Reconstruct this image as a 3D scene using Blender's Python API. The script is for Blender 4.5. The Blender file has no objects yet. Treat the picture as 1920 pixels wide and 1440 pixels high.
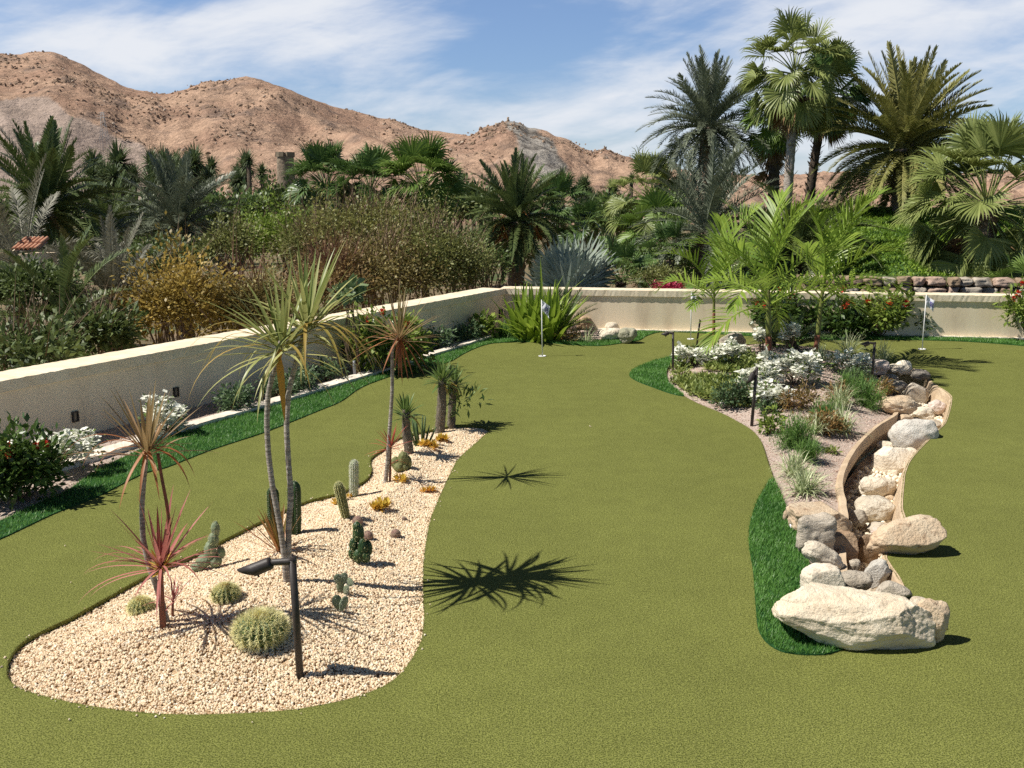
import bpy, math, random
import numpy as np
from mathutils import Vector, noise, geometry

random.seed(7)
RNG = np.random.default_rng(7)
SC = bpy.context.scene
COL = SC.collection
R = math.radians
PI = math.pi

# ------------------------------------------------------------------ camera
CAM_Z, PITCH, F = 2.2, R(11.0), 1780.0
cd = bpy.data.cameras.new("camera")
cd.sensor_width = 36.0
cd.lens = 36.0 * F / 1920.0
cd.clip_start, cd.clip_end = 0.05, 6000
cam = bpy.data.objects.new("camera", cd)
COL.objects.link(cam)
cam.location = (0, 0, CAM_Z)
cam.rotation_euler = (PI / 2 - PITCH, 0, 0)
SC.camera = cam

# ------------------------------------------------------------------ sun, sky, exposure
SUN_EL = R(53.5)
SHADOW = (1.0, 0.17)                       # where shadows fall on the ground
sl = bpy.data.lights.new("sun", 'SUN')
sl.energy, sl.angle, sl.color = 5.0, R(0.5), (1.0, 0.95, 0.87)
so = bpy.data.objects.new("sun", sl)
COL.objects.link(so)
_h = math.hypot(*SHADOW)
_d = Vector((SHADOW[0] / _h * math.cos(SUN_EL), SHADOW[1] / _h * math.cos(SUN_EL), -math.sin(SUN_EL)))
so.rotation_euler = _d.to_track_quat('-Z', 'Y').to_euler()

world = bpy.data.worlds.new("World")
SC.world = world
world.use_nodes = True
wt = world.node_tree
wt.nodes.clear()


def nd(t, typ, **kw):
    n = t.nodes.new(typ)
    for k, v in kw.items():
        if k.startswith('i_'):
            n.inputs[k[2:].replace('_', ' ')].default_value = v
        else:
            setattr(n, k, v)
    return n


def mathn(t, op, a, b=None, clamp=False):
    n = t.nodes.new('ShaderNodeMath')
    n.operation, n.use_clamp = op, clamp
    for i, v in enumerate((a, b)):
        if v is None:
            continue
        if isinstance(v, (int, float)):
            n.inputs[i].default_value = v
        else:
            t.links.new(v, n.inputs[i])
    return n.outputs[0]


def ramp(t, src, lo, hi, a=0.0, b=1.0):
    n = t.nodes.new('ShaderNodeMapRange')
    n.interpolation_type = 'SMOOTHSTEP'
    t.links.new(src, n.inputs[0])
    for i, v in ((1, lo), (2, hi), (3, a), (4, b)):
        n.inputs[i].default_value = v
    return n.outputs[0]


def mixc(t, fac, a, b):
    n = t.nodes.new('ShaderNodeMix')
    n.data_type = 'RGBA'
    for v, i in ((fac, 0), (a, 6), (b, 7)):
        if isinstance(v, (int, float)):
            n.inputs[i].default_value = v
        elif isinstance(v, (tuple, list)):
            n.inputs[i].default_value = (*v[:3], 1.0)
        else:
            t.links.new(v, n.inputs[i])
    return n.outputs[2]


def make_sky():
    t = wt
    sky = nd(t, 'ShaderNodeTexSky', sky_type='NISHITA', sun_disc=False, sun_elevation=SUN_EL,
             sun_rotation=math.atan2(-SHADOW[0], -SHADOW[1]), air_density=1.0, dust_density=0.6, ozone_density=2.0)
    bg = nd(t, 'ShaderNodeBackground')
    bg.inputs[1].default_value = 0.064
    tc = nd(t, 'ShaderNodeTexCoord')
    sep = nd(t, 'ShaderNodeSeparateXYZ')
    t.links.new(tc.outputs['Generated'], sep.inputs[0])
    x, y, z = sep.outputs
    yy = mathn(t, 'MAXIMUM', y, 0.2)
    az = mathn(t, 'DIVIDE', x, yy)                 # tangent of the azimuth
    el = mathn(t, 'DIVIDE', z, yy)
    # streaks: rotated, stretched noise
    comb = nd(t, 'ShaderNodeCombineXYZ')
    u = mathn(t, 'ADD', mathn(t, 'MULTIPLY', az, 0.80), mathn(t, 'MULTIPLY', el, 1.15))
    v = mathn(t, 'SUBTRACT', mathn(t, 'MULTIPLY', el, 1.35), mathn(t, 'MULTIPLY', az, 0.42))
    t.links.new(mathn(t, 'MULTIPLY', u, 3.4), comb.inputs[0])
    t.links.new(mathn(t, 'MULTIPLY', v, 8.5), comb.inputs[1])
    comb.inputs[2].default_value = 3.3
    n1 = nd(t, 'ShaderNodeTexNoise', i_Scale=1.0, i_Detail=9.0, i_Roughness=0.56, i_Distortion=0.5)
    t.links.new(comb.outputs[0], n1.inputs['Vector'])
    comb2 = nd(t, 'ShaderNodeCombineXYZ')
    t.links.new(mathn(t, 'MULTIPLY', az, 9.0), comb2.inputs[0])
    t.links.new(mathn(t, 'MULTIPLY', el, 42.0), comb2.inputs[1])
    n2 = nd(t, 'ShaderNodeTexNoise', i_Scale=1.0, i_Detail=8.0, i_Roughness=0.62, i_Distortion=0.3)
    t.links.new(comb2.outputs[0], n2.inputs['Vector'])

    def blob(ax, ez, wa, we, amp):
        da = mathn(t, 'POWER', mathn(t, 'ABSOLUTE', mathn(t, 'MULTIPLY', mathn(t, 'SUBTRACT', az, ax), 1 / wa)), 2.0)
        de = mathn(t, 'POWER', mathn(t, 'ABSOLUTE', mathn(t, 'MULTIPLY', mathn(t, 'SUBTRACT', el, ez), 1 / we)), 2.0)
        e = mathn(t, 'POWER', 2.718, mathn(t, 'MULTIPLY', mathn(t, 'ADD', da, de), -1.0))
        return mathn(t, 'MULTIPLY', e, amp)
    blobs = [(0.38, 0.165, 0.22, 0.085, 0.36), (-0.38, 0.15, 0.20, 0.045, 0.26), (-0.18, 0.175, 0.11, 0.06, 0.22),
             (0.02, 0.085, 0.20, 0.022, 0.12), (0.0, 0.17, 0.075, 0.05, -0.20), (-0.3, 0.085, 0.12, 0.02, -0.20),
             (0.10, 0.055, 0.3, 0.03, 0.14), (-0.16, 0.215, 0.2, 0.015, -0.1)]
    m = n1.outputs[0]
    for b in blobs:
        m = mathn(t, 'ADD', m, blob(*b))
    m = mathn(t, 'ADD', m, mathn(t, 'MULTIPLY', mathn(t, 'SUBTRACT', n2.outputs[0], 0.5), 0.34))
    mask = ramp(t, m, 0.42, 0.86, 0.08, 0.95)
    low = ramp(t, el, 0.0, 0.16, 0.34, 0.0)
    mask = mathn(t, 'MAXIMUM', mask, low)
    # thin cloud kept low ahead; unseen zenith and rear cleared to cut ambient fill
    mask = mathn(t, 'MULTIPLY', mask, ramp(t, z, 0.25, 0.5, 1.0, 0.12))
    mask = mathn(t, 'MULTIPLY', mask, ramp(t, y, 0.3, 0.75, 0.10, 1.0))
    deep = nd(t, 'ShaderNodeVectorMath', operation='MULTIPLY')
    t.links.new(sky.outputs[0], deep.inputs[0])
    t.links.new(mixc(t, ramp(t, z, 0.22, 0.5), (0.90, 1.12, 1.46), (0.26, 0.28, 0.32)), deep.inputs[1])  # unseen overhead sky dimmed to weaken the fill in shadows
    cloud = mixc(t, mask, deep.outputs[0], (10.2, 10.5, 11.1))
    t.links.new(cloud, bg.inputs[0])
    out = nd(t, 'ShaderNodeOutputWorld')
    t.links.new(bg.outputs[0], out.inputs[0])


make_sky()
SC.view_settings.view_transform = 'Standard'
SC.view_settings.look = 'None'
SC.view_settings.exposure = 0.35
SC.view_settings.gamma = 1.0
SC.cycles.max_bounces = 6
SC.cycles.transparent_max_bounces = 8
SC.cycles.use_denoising = False
SC.cycles.caustics_reflective = False
SC.cycles.caustics_refractive = False

# ------------------------------------------------------------------ from the picture to the place
_ct, _st = math.cos(PITCH), math.sin(PITCH)


def ray(px, py):
    a, b = (px - 960.0) / F, (720.0 - py) / F
    return np.array([a, _ct + b * _st, -_st + b * _ct])


def P(px, py, z=0.0):
    """the point of the level plane z seen at a pixel of the photograph"""
    d = ray(px, py)
    k = (z - CAM_Z) / d[2]
    return np.array([d[0] * k, d[1] * k, z])


def Wd(px, py, Y):
    """the point seen at a pixel, Y metres ahead"""
    d = ray(px, py)
    k = Y / d[1]
    return np.array([d[0] * k, Y, CAM_Z + d[2] * k])


def mpp(p):
    """metres that one pixel of the photograph spans at a point"""
    return (p[1] * _ct - (p[2] - CAM_Z) * _st) / F


def unit(v):
    v = np.asarray(v, float)
    return v / np.maximum(np.linalg.norm(v, axis=-1, keepdims=True), 1e-9)


def smooth_curve(pts, n=6, closed=True):
    p = np.array([q[:2] for q in pts], float)
    m = len(p)
    out = []
    for i in range(m if closed else m - 1):
        if closed:
            a, b, c, d = p[i - 1], p[i], p[(i + 1) % m], p[(i + 2) % m]
        else:
            a, b, c, d = p[max(i - 1, 0)], p[i], p[i + 1], p[min(i + 2, m - 1)]
        for k in range(n):
            s = k / n
            out.append(0.5 * ((2 * b) + (c - a) * s + (2 * a - 5 * b + 4 * c - d) * s * s + (3 * b - a - 3 * c + d) * s ** 3))
    if not closed:
        out.append(p[-1])
    return np.array(out)


def outline(px, z=0.0, n=5, closed=True):
    return smooth_curve([P(x, y, z) for x, y in px], n, closed)


def inside(pts, poly):
    x, y = pts[:, 0], pts[:, 1]
    r = np.zeros(len(pts), bool)
    j = len(poly) - 1
    for i in range(len(poly)):
        xi, yi = poly[i]
        xj, yj = poly[j]
        c = ((yi > y) != (yj > y))
        with np.errstate(divide='ignore', invalid='ignore'):
            c &= x < (xj - xi) * (y - yi) / (yj - yi) + xi
        r ^= c
        j = i
    return r


def dist_to(pts, poly):
    out = np.empty(len(pts))
    for i in range(0, len(pts), 4000):
        q = pts[i:i + 4000, None, :2] - poly[None, :, :]
        out[i:i + 4000] = np.sqrt((q * q).sum(2)).min(1)
    return out


def scatter(poly, n, hole=None):
    lo, hi = poly.min(0), poly.max(0)
    out = np.empty((0, 2))
    while len(out) < n:
        q = RNG.uniform(lo, hi, (n * 2, 2))
        q = q[inside(q, poly)]
        if hole is not None:
            q = q[~inside(q, hole)]
        out = np.vstack([out, q])
    return out[:n]


def area(poly):
    x, y = poly[:, 0], poly[:, 1]
    return abs(np.dot(x, np.roll(y, 1)) - np.dot(y, np.roll(x, 1))) / 2


# ------------------------------------------------------------------ mesh builder
class MB:
    def __init__(s):
        s.V, s.Q, s.T, s.A, s.n = [], [], [], [], 0

    def add(s, v, quads=None, tris=None, a=0.5):
        v = np.asarray(v, float).reshape(-1, 3)
        if quads is not None and len(quads):
            s.Q.append(np.asarray(quads, np.int64).reshape(-1, 4) + s.n)
        if tris is not None and len(tris):
            s.T.append(np.asarray(tris, np.int64).reshape(-1, 3) + s.n)
        s.V.append(v)
        s.A.append(np.broadcast_to(np.asarray(a, float), (len(v),)).copy())
        s.n += len(v)

    def mesh(s, name, m, origin=(0, 0, 0), smooth=True):
        v = np.vstack(s.V) - np.asarray(origin, float)
        q = np.vstack(s.Q) if s.Q else np.empty((0, 4), np.int64)
        t = np.vstack(s.T) if s.T else np.empty((0, 3), np.int64)
        me = bpy.data.meshes.new(name)
        me.vertices.add(len(v))
        me.vertices.foreach_set('co', v.astype(np.float32).ravel())
        li = np.concatenate([q.ravel(), t.ravel()])
        me.loops.add(len(li))
        me.loops.foreach_set('vertex_index', li.astype(np.int32))
        me.polygons.add(len(q) + len(t))
        ls = np.concatenate([np.arange(len(q)) * 4, len(q) * 4 + np.arange(len(t)) * 3])
        me.polygons.foreach_set('loop_start', ls.astype(np.int32))
        me.update(calc_edges=True)
        me.polygons.foreach_set('use_smooth', np.full(len(q) + len(t), smooth))
        at = me.attributes.new('v', 'FLOAT', 'POINT')
        at.data.foreach_set('value', np.concatenate(s.A).astype(np.float32))
        me.materials.append(m)
        me.update()
        return me

    def build(s, name, m, parent=None, origin=None, smooth=True):
        if not s.V:
            return None
        if parent is not None:
            org = np.array(parent.location) if parent.parent is None else np.array(parent.location) + np.array(parent.parent.location)
        else:
            org = np.zeros(3) if origin is None else np.asarray(origin, float)
        o = bpy.data.objects.new(name, s.mesh(name, m, org, smooth))
        COL.objects.link(o)
        if parent is not None:
            o.parent = parent
        else:
            o.location = org
        return o


def tag(o, label=None, cat=None, group=None, kind=None):
    if label:
        o['label'] = label
    if cat:
        o['category'] = cat
    if group:
        o['group'] = group
    if kind:
        o['kind'] = kind
    return o


def thing(name, label, cat, loc, group=None):
    o = bpy.data.objects.new(name, None)
    o.empty_display_size = 0.1
    COL.objects.link(o)
    o.location = tuple(float(c) for c in loc)
    return tag(o, label, cat, group)


# ------------------------------------------------------------------ materials
def M(name, c1, c2, scale=6.0, rough=0.85, attr=0.0, transl=0.0, bump=0.0, bscale=40.0, lo=0.35, hi=0.65, c3=None,
      s3=30.0, lo3=0.6, hi3=0.7, rnd=0.0, spec=0.3, detail=6.0, bdist=0.02, tcol=None, stretch=None, vor=0.0, local=False, vary=()):
    m = bpy.data.materials.new(name)
    m.use_nodes = True
    t = m.node_tree
    b = t.nodes['Principled BSDF']
    if local:
        pos = nd(t, 'ShaderNodeTexCoord').outputs['Object']
    else:
        pos = nd(t, 'ShaderNodeNewGeometry').outputs['Position']
    if stretch:
        mp = nd(t, 'ShaderNodeVectorMath', operation='MULTIPLY')
        t.links.new(pos, mp.inputs[0])
        mp.inputs[1].default_value = stretch
        pos = mp.outputs[0]
    n = nd(t, 'ShaderNodeTexNoise', i_Scale=scale, i_Detail=detail, i_Roughness=0.6)
    t.links.new(pos, n.inputs['Vector'])
    fac = ramp(t, n.outputs[0], lo, hi)
    if attr:
        a = nd(t, 'ShaderNodeAttribute', attribute_name='v').outputs['Fac']
        fac = mathn(t, 'ADD', mathn(t, 'MULTIPLY', a, attr), mathn(t, 'MULTIPLY', fac, 1 - attr), True)
    c = mixc(t, fac, c1, c2)
    if c3 is not None:
        n3 = nd(t, 'ShaderNodeTexNoise', i_Scale=s3, i_Detail=4.0, i_Roughness=0.6)
        t.links.new(pos, n3.inputs['Vector'])
        c = mixc(t, ramp(t, n3.outputs[0], lo3, hi3), c, c3)
    if rnd:
        oi = nd(t, 'ShaderNodeObjectInfo').outputs['Random']
        hs = nd(t, 'ShaderNodeHueSaturation')
        t.links.new(c, hs.inputs['Color'])
        t.links.new(ramp(t, oi, 0, 1, 1 - rnd, 1 + rnd), hs.inputs['Value'])
        c = hs.outputs[0]
    for sc_, am_ in vary:
        nv = nd(t, 'ShaderNodeTexNoise', i_Scale=sc_, i_Detail=3.0, i_Roughness=0.6)
        t.links.new(pos, nv.inputs['Vector'])
        hs = nd(t, 'ShaderNodeHueSaturation')
        t.links.new(c, hs.inputs['Color'])
        t.links.new(ramp(t, nv.outputs[0], 0.3, 0.7, 1 - am_, 1 + am_), hs.inputs['Value'])
        c = hs.outputs[0]
    t.links.new(c, b.inputs['Base Color'])
    b.inputs['Roughness'].default_value = rough
    b.inputs['Specular IOR Level'].default_value = spec
    if bump:
        nb = nd(t, 'ShaderNodeTexNoise', i_Scale=bscale, i_Detail=8.0, i_Roughness=0.65)
        t.links.new(pos, nb.inputs['Vector'])
        h = nb.outputs[0]
        if vor:
            vo = nd(t, 'ShaderNodeTexVoronoi', i_Scale=vor)
            t.links.new(pos, vo.inputs['Vector'])
            h = mathn(t, 'ADD', h, mathn(t, 'MULTIPLY', vo.outputs['Distance'], -1.5))
        bp = nd(t, 'ShaderNodeBump', i_Strength=bump, i_Distance=bdist)
        t.links.new(h, bp.inputs['Height'])
        t.links.new(bp.outputs[0], b.inputs['Normal'])
    if transl:
        tr = nd(t, 'ShaderNodeBsdfTranslucent')
        if tcol:
            t.links.new(mixc(t, 0.6, c, tcol), tr.inputs[0])
        else:
            t.links.new(c, tr.inputs[0])
        mx = nd(t, 'ShaderNodeMixShader')
        mx.inputs[0].default_value = transl
        t.links.new(b.outputs[0], mx.inputs[1])
        t.links.new(tr.outputs[0], mx.inputs[2])
        t.links.new(mx.outputs[0], t.nodes['Material Output'].inputs[0])
    return m


LG = [1.0]


def leaf(name, c1, c2, transl=0.3, rough=0.5, g=None, **k):
    g = g or LG[0]
    c1, c2 = [min(.8, q * g) for q in c1], [min(.86, q * g) for q in c2]
    return M(name, c1, c2, scale=3.0, rough=rough, attr=0.8, transl=transl, spec=0.4, **k)


# ------------------------------------------------------------------ shapes
def _prof(kind, t):
    if kind == 'grass':
        return np.clip(1 - t ** 1.6, 0.03, 1)
    if kind == 'leaf':
        return np.clip(np.sin(PI * t ** 0.8) ** 0.8, 0.04, 1)
    if kind == 'strap':
        return np.clip(np.minimum(1, 0.45 + 3 * t) * (1 - t ** 2.5), 0.03, 1)
    if kind == 'fan':
        return np.clip(np.where(t < 0.55, 0.08 + t / 0.55 * 0.92, (1 - t) / 0.45), 0.03, 1)
    if kind == 'spine':
        return np.clip(1 - t, 0.05, 1)
    if kind == 'round':
        return np.clip(np.sqrt(np.clip(1 - (2 * t - 1) ** 2, 0, 1)), 0.06, 1)
    return np.ones_like(t)


def blades(mb, base, d, L, W, droop=0.0, ns=3, prof='leaf', up=(0, 0, 1), a=0.5, fold=0.0, roll=None, dpow=1.0, sidev=None):
    """many narrow leaves at once: each a bending strip from its base along d"""
    base = np.asarray(base, float).reshape(-1, 3)
    N = len(base)
    if N == 0:
        return
    d = unit(np.broadcast_to(np.asarray(d, float), (N, 3)).copy())
    L = np.broadcast_to(np.asarray(L, float), (N,))
    W = np.broadcast_to(np.asarray(W, float), (N,))
    droop = np.broadcast_to(np.asarray(droop, float), (N,))
    if sidev is None:
        upv = np.broadcast_to(np.asarray(up, float), (N, 3)) + RNG.normal(0, 0.02, (N, 3))
        s = np.cross(d, upv)
        bad = np.linalg.norm(s, axis=1) < 0.05
        s[bad] = np.cross(d[bad], RNG.normal(size=(bad.sum(), 3)))
        s = unit(s)
    else:
        s = unit(np.broadcast_to(np.asarray(sidev, float), (N, 3)))
    nrm0 = np.cross(s, d)
    if roll is not None:
        r = np.broadcast_to(np.asarray(roll, float), (N,))[:, None]
        s = s * np.cos(r) + nrm0 * np.sin(r)
    p = base.copy()
    ts = np.linspace(0, 1, ns + 1)
    ws = _prof(prof, ts)
    rings = []
    for k in range(ns + 1):
        w = (W * ws[k] * 0.5)[:, None]
        if fold:
            nn = unit(np.cross(s, d))
            rings += [p - s * w, p - nn * w * fold, p + s * w]
        else:
            rings += [p - s * w, p + s * w]
        if k < ns:
            p = p + d * (L / ns)[:, None]
            wt_ = ((k + 1) / ns) ** dpow
            d = unit(d + np.array([0, 0, -1.0]) * (droop * wt_ / ns * 2)[:, None])
            s = unit(s - d * (s * d).sum(1, keepdims=True))
    c = 3 if fold else 2
    v = np.stack(rings, 1).reshape(-1, 3)
    per = c * (ns + 1)
    q = []
    for k in range(ns):
        for j in range(c - 1):
            i0 = k * c + j
            q.append((i0, i0 + 1, i0 + c + 1, i0 + c))
    q = np.array(q)
    Q = (np.arange(N)[:, None, None] * per + q[None]).reshape(-1, 4)
    a = np.repeat(np.broadcast_to(np.asarray(a, float), (N,)), per)
    mb.add(v, quads=Q, a=a)


def tube(mb, pts, rad, ns=8, a=0.5, rib=None, caps=True):
    pts = np.asarray(pts, float)
    n = len(pts)
    rad = np.broadcast_to(np.asarray(rad, float), (n,))
    tan = unit(np.gradient(pts, axis=0))
    ref = np.array([0.0, 0, 1]) if abs(tan[0][2]) < 0.9 else np.array([0.0, 1, 0])
    x = unit(np.cross(tan[0], ref))
    ang = np.arange(ns) / ns * 2 * PI
    V = []
    for i in range(n):
        x = unit(x - tan[i] * np.dot(x, tan[i]))
        y = np.cross(tan[i], x)
        r = rad[i] * (rib(ang, i / max(n - 1, 1)) if rib else np.ones(ns))
        V.append(pts[i] + np.cos(ang)[:, None] * x * r[:, None] + np.sin(ang)[:, None] * y * r[:, None])
    V = np.vstack(V)
    Q = []
    for i in range(n - 1):
        for j in range(ns):
            k = (j + 1) % ns
            Q.append((i * ns + j, i * ns + k, (i + 1) * ns + k, (i + 1) * ns + j))
    T = []
    if caps:
        V = np.vstack([V, pts[0], pts[-1]])
        for j in range(ns):
            k = (j + 1) % ns
            T += [(n * ns, k, j), (n * ns + 1, (n - 1) * ns + j, (n - 1) * ns + k)]
    mb.add(V, Q, T, a)


def box(mb, c, size, rotz=0.0, a=0.5):
    s = np.array(size) / 2
    v = np.array([(x, y, z) for z in (-1, 1) for y in (-1, 1) for x in (-1, 1)]) * s
    cz, sz = math.cos(rotz), math.sin(rotz)
    v = np.c_[v[:, 0] * cz - v[:, 1] * sz, v[:, 0] * sz + v[:, 1] * cz, v[:, 2]] + np.array(c)
    mb.add(v, [(0, 2, 3, 1), (4, 5, 7, 6), (0, 1, 5, 4), (2, 6, 7, 3), (0, 4, 6, 2), (1, 3, 7, 5)], a=a)


_ICO = {}


def ico(sub):
    if sub not in _ICO:
        import bmesh
        bm = bmesh.new()
        bmesh.ops.create_icosphere(bm, subdivisions=sub, radius=1.0)
        bm.verts.ensure_lookup_table()
        _ICO[sub] = (np.array([v.co[:] for v in bm.verts]), np.array([[v.index for v in f.verts] for f in bm.faces]))
        bm.free()
    return _ICO[sub]


def pebbles(mb, pts, r, sub=1, flat=(0.55, 1.0), jit=0.18, a=None):
    v, f = ico(sub)
    N = len(pts)
    q = unit(RNG.normal(size=(N, 4)))
    w, x, y, z = q.T
    Rm = np.stack([1 - 2 * (y * y + z * z), 2 * (x * y - z * w), 2 * (x * z + y * w), 2 * (x * y + z * w), 1 - 2 * (x * x + z * z),
                   2 * (y * z - x * w), 2 * (x * z - y * w), 2 * (y * z + x * w), 1 - 2 * (x * x + y * y)], 1).reshape(N, 3, 3)
    sc = RNG.uniform(flat[0], flat[1], (N, 3))
    vv = v[None] * (1 + RNG.normal(0, jit, (N, len(v), 1))) * sc[:, None, :]
    vv = np.einsum('nij,nkj->nki', Rm, vv) * np.asarray(r)[:, None, None] + np.asarray(pts)[:, None, :]
    T = (np.arange(N)[:, None, None] * len(v) + f[None]).reshape(-1, 3)
    a = RNG.random(N) if a is None else a
    mb.add(vv.reshape(-1, 3), tris=T, a=np.repeat(a, len(v)))


def fill(mb, outer, holes=(), spacing=0.15, zf=None, skirt=0.0, a=0.5):
    """a sheet bounded by a curve, with holes, its height given by zf"""
    lo, hi = outer.min(0), outer.max(0)
    g = np.stack(np.meshgrid(np.arange(lo[0], hi[0], spacing), np.arange(lo[1], hi[1], spacing)), -1).reshape(-1, 2)
    g = g + RNG.uniform(-.2, .2, g.shape) * spacing
    g = g[inside(g, outer)]
    loops = [outer] + list(holes)
    for h in holes:
        g = g[~inside(g, h)]
    g = g[dist_to(g, np.vstack(loops)) > spacing * 0.45]
    pts, edges = [], []
    for lp in loops:
        s = len(pts)
        pts += [Vector(p) for p in lp]
        edges += [(s + i, s + (i + 1) % len(lp)) for i in range(len(lp))]
    pts += [Vector(p) for p in g]
    v, e, f, _, _, _ = geometry.delaunay_2d_cdt(pts, edges, [], 0, 1e-5)
    v = np.array([p[:] for p in v])
    f = np.array(f)
    c = v[f].mean(1)
    k = inside(c, outer)
    for h in holes:
        k &= ~inside(c, h)
    f = f[k]
    e1, e2 = v[f[:, 1]] - v[f[:, 0]], v[f[:, 2]] - v[f[:, 0]]
    neg = e1[:, 0] * e2[:, 1] - e1[:, 1] * e2[:, 0] < 0
    f[neg] = f[neg][:, ::-1]
    z = zf(v) if zf else np.zeros(len(v))
    mb.add(np.c_[v, z], tris=f, a=a)
    if skirt:
        for lp in loops:
            z = zf(lp) if zf else np.zeros(len(lp))
            n = len(lp)
            V = np.vstack([np.c_[lp, z], np.c_[lp, z - skirt]])
            mb.add(V, [(i, n + i, n + (i + 1) % n, (i + 1) % n) for i in range(n)], a=a)


def ribbon(mb, A, B, a=0.5):
    n = len(A)
    mb.add(np.vstack([A, B]), [(i, i + 1, n + i + 1, n + i) for i in range(n - 1)], a=a)


def offset(curve, d):
    t = unit(np.gradient(curve, axis=0))
    return curve + np.c_[t[:, 1], -t[:, 0]] * d

# ================================================================== THE SETTING
m_green = M("putting_turf", (0.055, 0.067, 0.013), (0.200, 0.212, 0.055), scale=150.0, rough=0.95, c3=(0.36, 0.35, 0.16), s3=190.0, lo3=0.60, hi3=0.68, vary=((55.0, 0.16), (0.9, 0.05), (6.0, 0.05)),
            lo=0.40, hi=0.58, bump=0.25, bscale=420.0, bdist=0.004, spec=0.10, detail=3.0)
m_fringe_base = M("fringe_base", (0.012, 0.06, 0.014), (0.02, 0.09, 0.02), scale=20, rough=0.9, bump=0.6, bscale=90)
m_fringe = leaf("fringe_turf", (0.055, 0.175, 0.026), (0.180, 0.37, 0.075), transl=0.35, rough=0.45)
m_bedrock = M("gravel_ground", (0.34, 0.22, 0.12), (0.52, 0.38, 0.23), scale=70, rough=0.95, bump=0.6, bscale=120, bdist=0.01)
m_gravel = M("cream_gravel", (0.84, 0.72, 0.51), (0.72, 0.53, 0.35), scale=18, rough=0.9, attr=0.7, c3=(0.88, 0.81, 0.66), s3=45.0, lo3=0.55, hi3=0.62, spec=0.25)
m_pinkgravel = M("pink_fine_gravel", (0.40, 0.30, 0.24), (0.58, 0.49, 0.42), scale=60, rough=0.95, bump=0.9, bscale=130, bdist=0.012, c3=(0.18, 0.12, 0.09), s3=60, lo3=0.56, hi3=0.72)
m_pinkstone = M("pink_gravel_stone", (0.62, 0.52, 0.45), (0.40, 0.27, 0.21), scale=20, rough=0.9, attr=0.8, spec=0.2)
m_stucco = M("cream_stucco", (0.87, 0.74, 0.54), (0.81, 0.67, 0.48), scale=2.5, rough=0.95, bump=0.10, bscale=110, bdist=0.01, c3=(0.62, 0.50, 0.36), s3=2.2, lo3=0.50, hi3=0.78, spec=0.15, stretch=(1, 1, 0.3))
m_cap = M("coping_plaster", (0.82, 0.72, 0.54), (0.74, 0.62, 0.44), scale=3.0, rough=0.95, bump=0.25, bscale=70, bdist=0.015, c3=(0.60, 0.47, 0.31), s3=7.0, lo3=0.56, hi3=0.80, spec=0.15)
m_kerb = M("kerb_concrete", (0.80, 0.73, 0.62), (0.68, 0.60, 0.49), scale=6.0, rough=0.9, bump=0.3, bscale=60, spec=0.2)
m_channel = M("channel_render", (0.58, 0.45, 0.31), (0.48, 0.36, 0.24), scale=5.0, rough=0.95, bump=0.5, bscale=70, c3=(0.34, 0.24, 0.15), s3=6.0, lo3=0.58, hi3=0.8, spec=0.15)
m_soil = M("dry_ground", (0.22, 0.15, 0.09), (0.14, 0.12, 0.06), scale=0.25, rough=0.95, c3=(0.06, 0.09, 0.025), s3=0.4, lo3=0.48, hi3=0.62, bump=0.5, bscale=5, bdist=0.1)

# ---- outlines traced on the ground plane
BED = outline([(12, 1257), (20, 1230), (43, 1203), (90, 1177), (133, 1157), (200, 1120), (267, 1083), (350, 1047), (417, 1013), (483, 980),
               (567, 942), (625, 927), (652, 917), (683, 901), (696, 884), (695, 860), (717, 843), (750, 820), (800, 808), (853, 798), (900, 799),
               (917, 806), (907, 817), (887, 835), (860, 860), (847, 883), (833, 913), (812, 961), (802, 999), (795, 1052), (794, 1112), (796, 1147),
               (793, 1190), (781, 1220), (758, 1255), (725, 1283), (671, 1305), (619, 1318), (533, 1332), (400, 1339), (300, 1338), (200, 1328),
               (117, 1313), (50, 1295), (20, 1278)])
CH_RIGHT = [(1740, 703), (1747, 717), (1778, 738), (1783, 752), (1773, 790), (1757, 808), (1712, 855), (1697, 883), (1693, 907), (1690, 950), (1695, 977),
            (1678, 1010), (1660, 1040), (1668, 1060), (1685, 1085), (1700, 1118)]
ISL_LEFT = [(1262, 678), (1249, 690), (1247, 702), (1255, 721), (1276, 738), (1306, 755), (1352, 774), (1381, 789), (1409, 806), (1426, 826), (1437, 857), (1447, 887),
            (1458, 915), (1470, 945), (1485, 980), (1500, 1020), (1520, 1065), (1545, 1100), (1600, 1122)]
ISL_BACK = [(1700, 690), (1662, 679), (1620, 668), (1560, 655), (1480, 647), (1400, 645), (1330, 654), (1285, 666)]
ISLAND = outline(ISL_LEFT + CH_RIGHT[::-1] + ISL_BACK)
CH_LEFT = [(1655, 700), (1648, 730), (1665, 758), (1677, 777), (1640, 802), (1607, 833), (1582, 870), (1571, 907), (1576, 940), (1580, 975), (1578, 1010), (1575, 1050), (1580, 1090), (1600, 1122)]
PBED = outline(ISL_LEFT + CH_LEFT[::-1] + ISL_BACK[1:])
chl, chr_ = outline(CH_LEFT, n=9, closed=False), outline(CH_RIGHT, n=9, closed=False)

# ---- walls
ZT, ZN = 0.69, 0.665
w0, w1 = P(0, 715, ZN)[:2], P(948, 541, ZT)[:2]
wdir = unit(w1 - w0)
wn = np.array([wdir[1], -wdir[0]])                 # towards the green
corner = w1
wstart = w0 - wdir * 7.0
b0, b1 = corner, P(1915, 555.5, ZT)[:2]
bdir = unit(b1 - b0)
bn = np.array([bdir[1], -bdir[0]])
bend = b1 + bdir * 6.0
CAPW = 0.44


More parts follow.
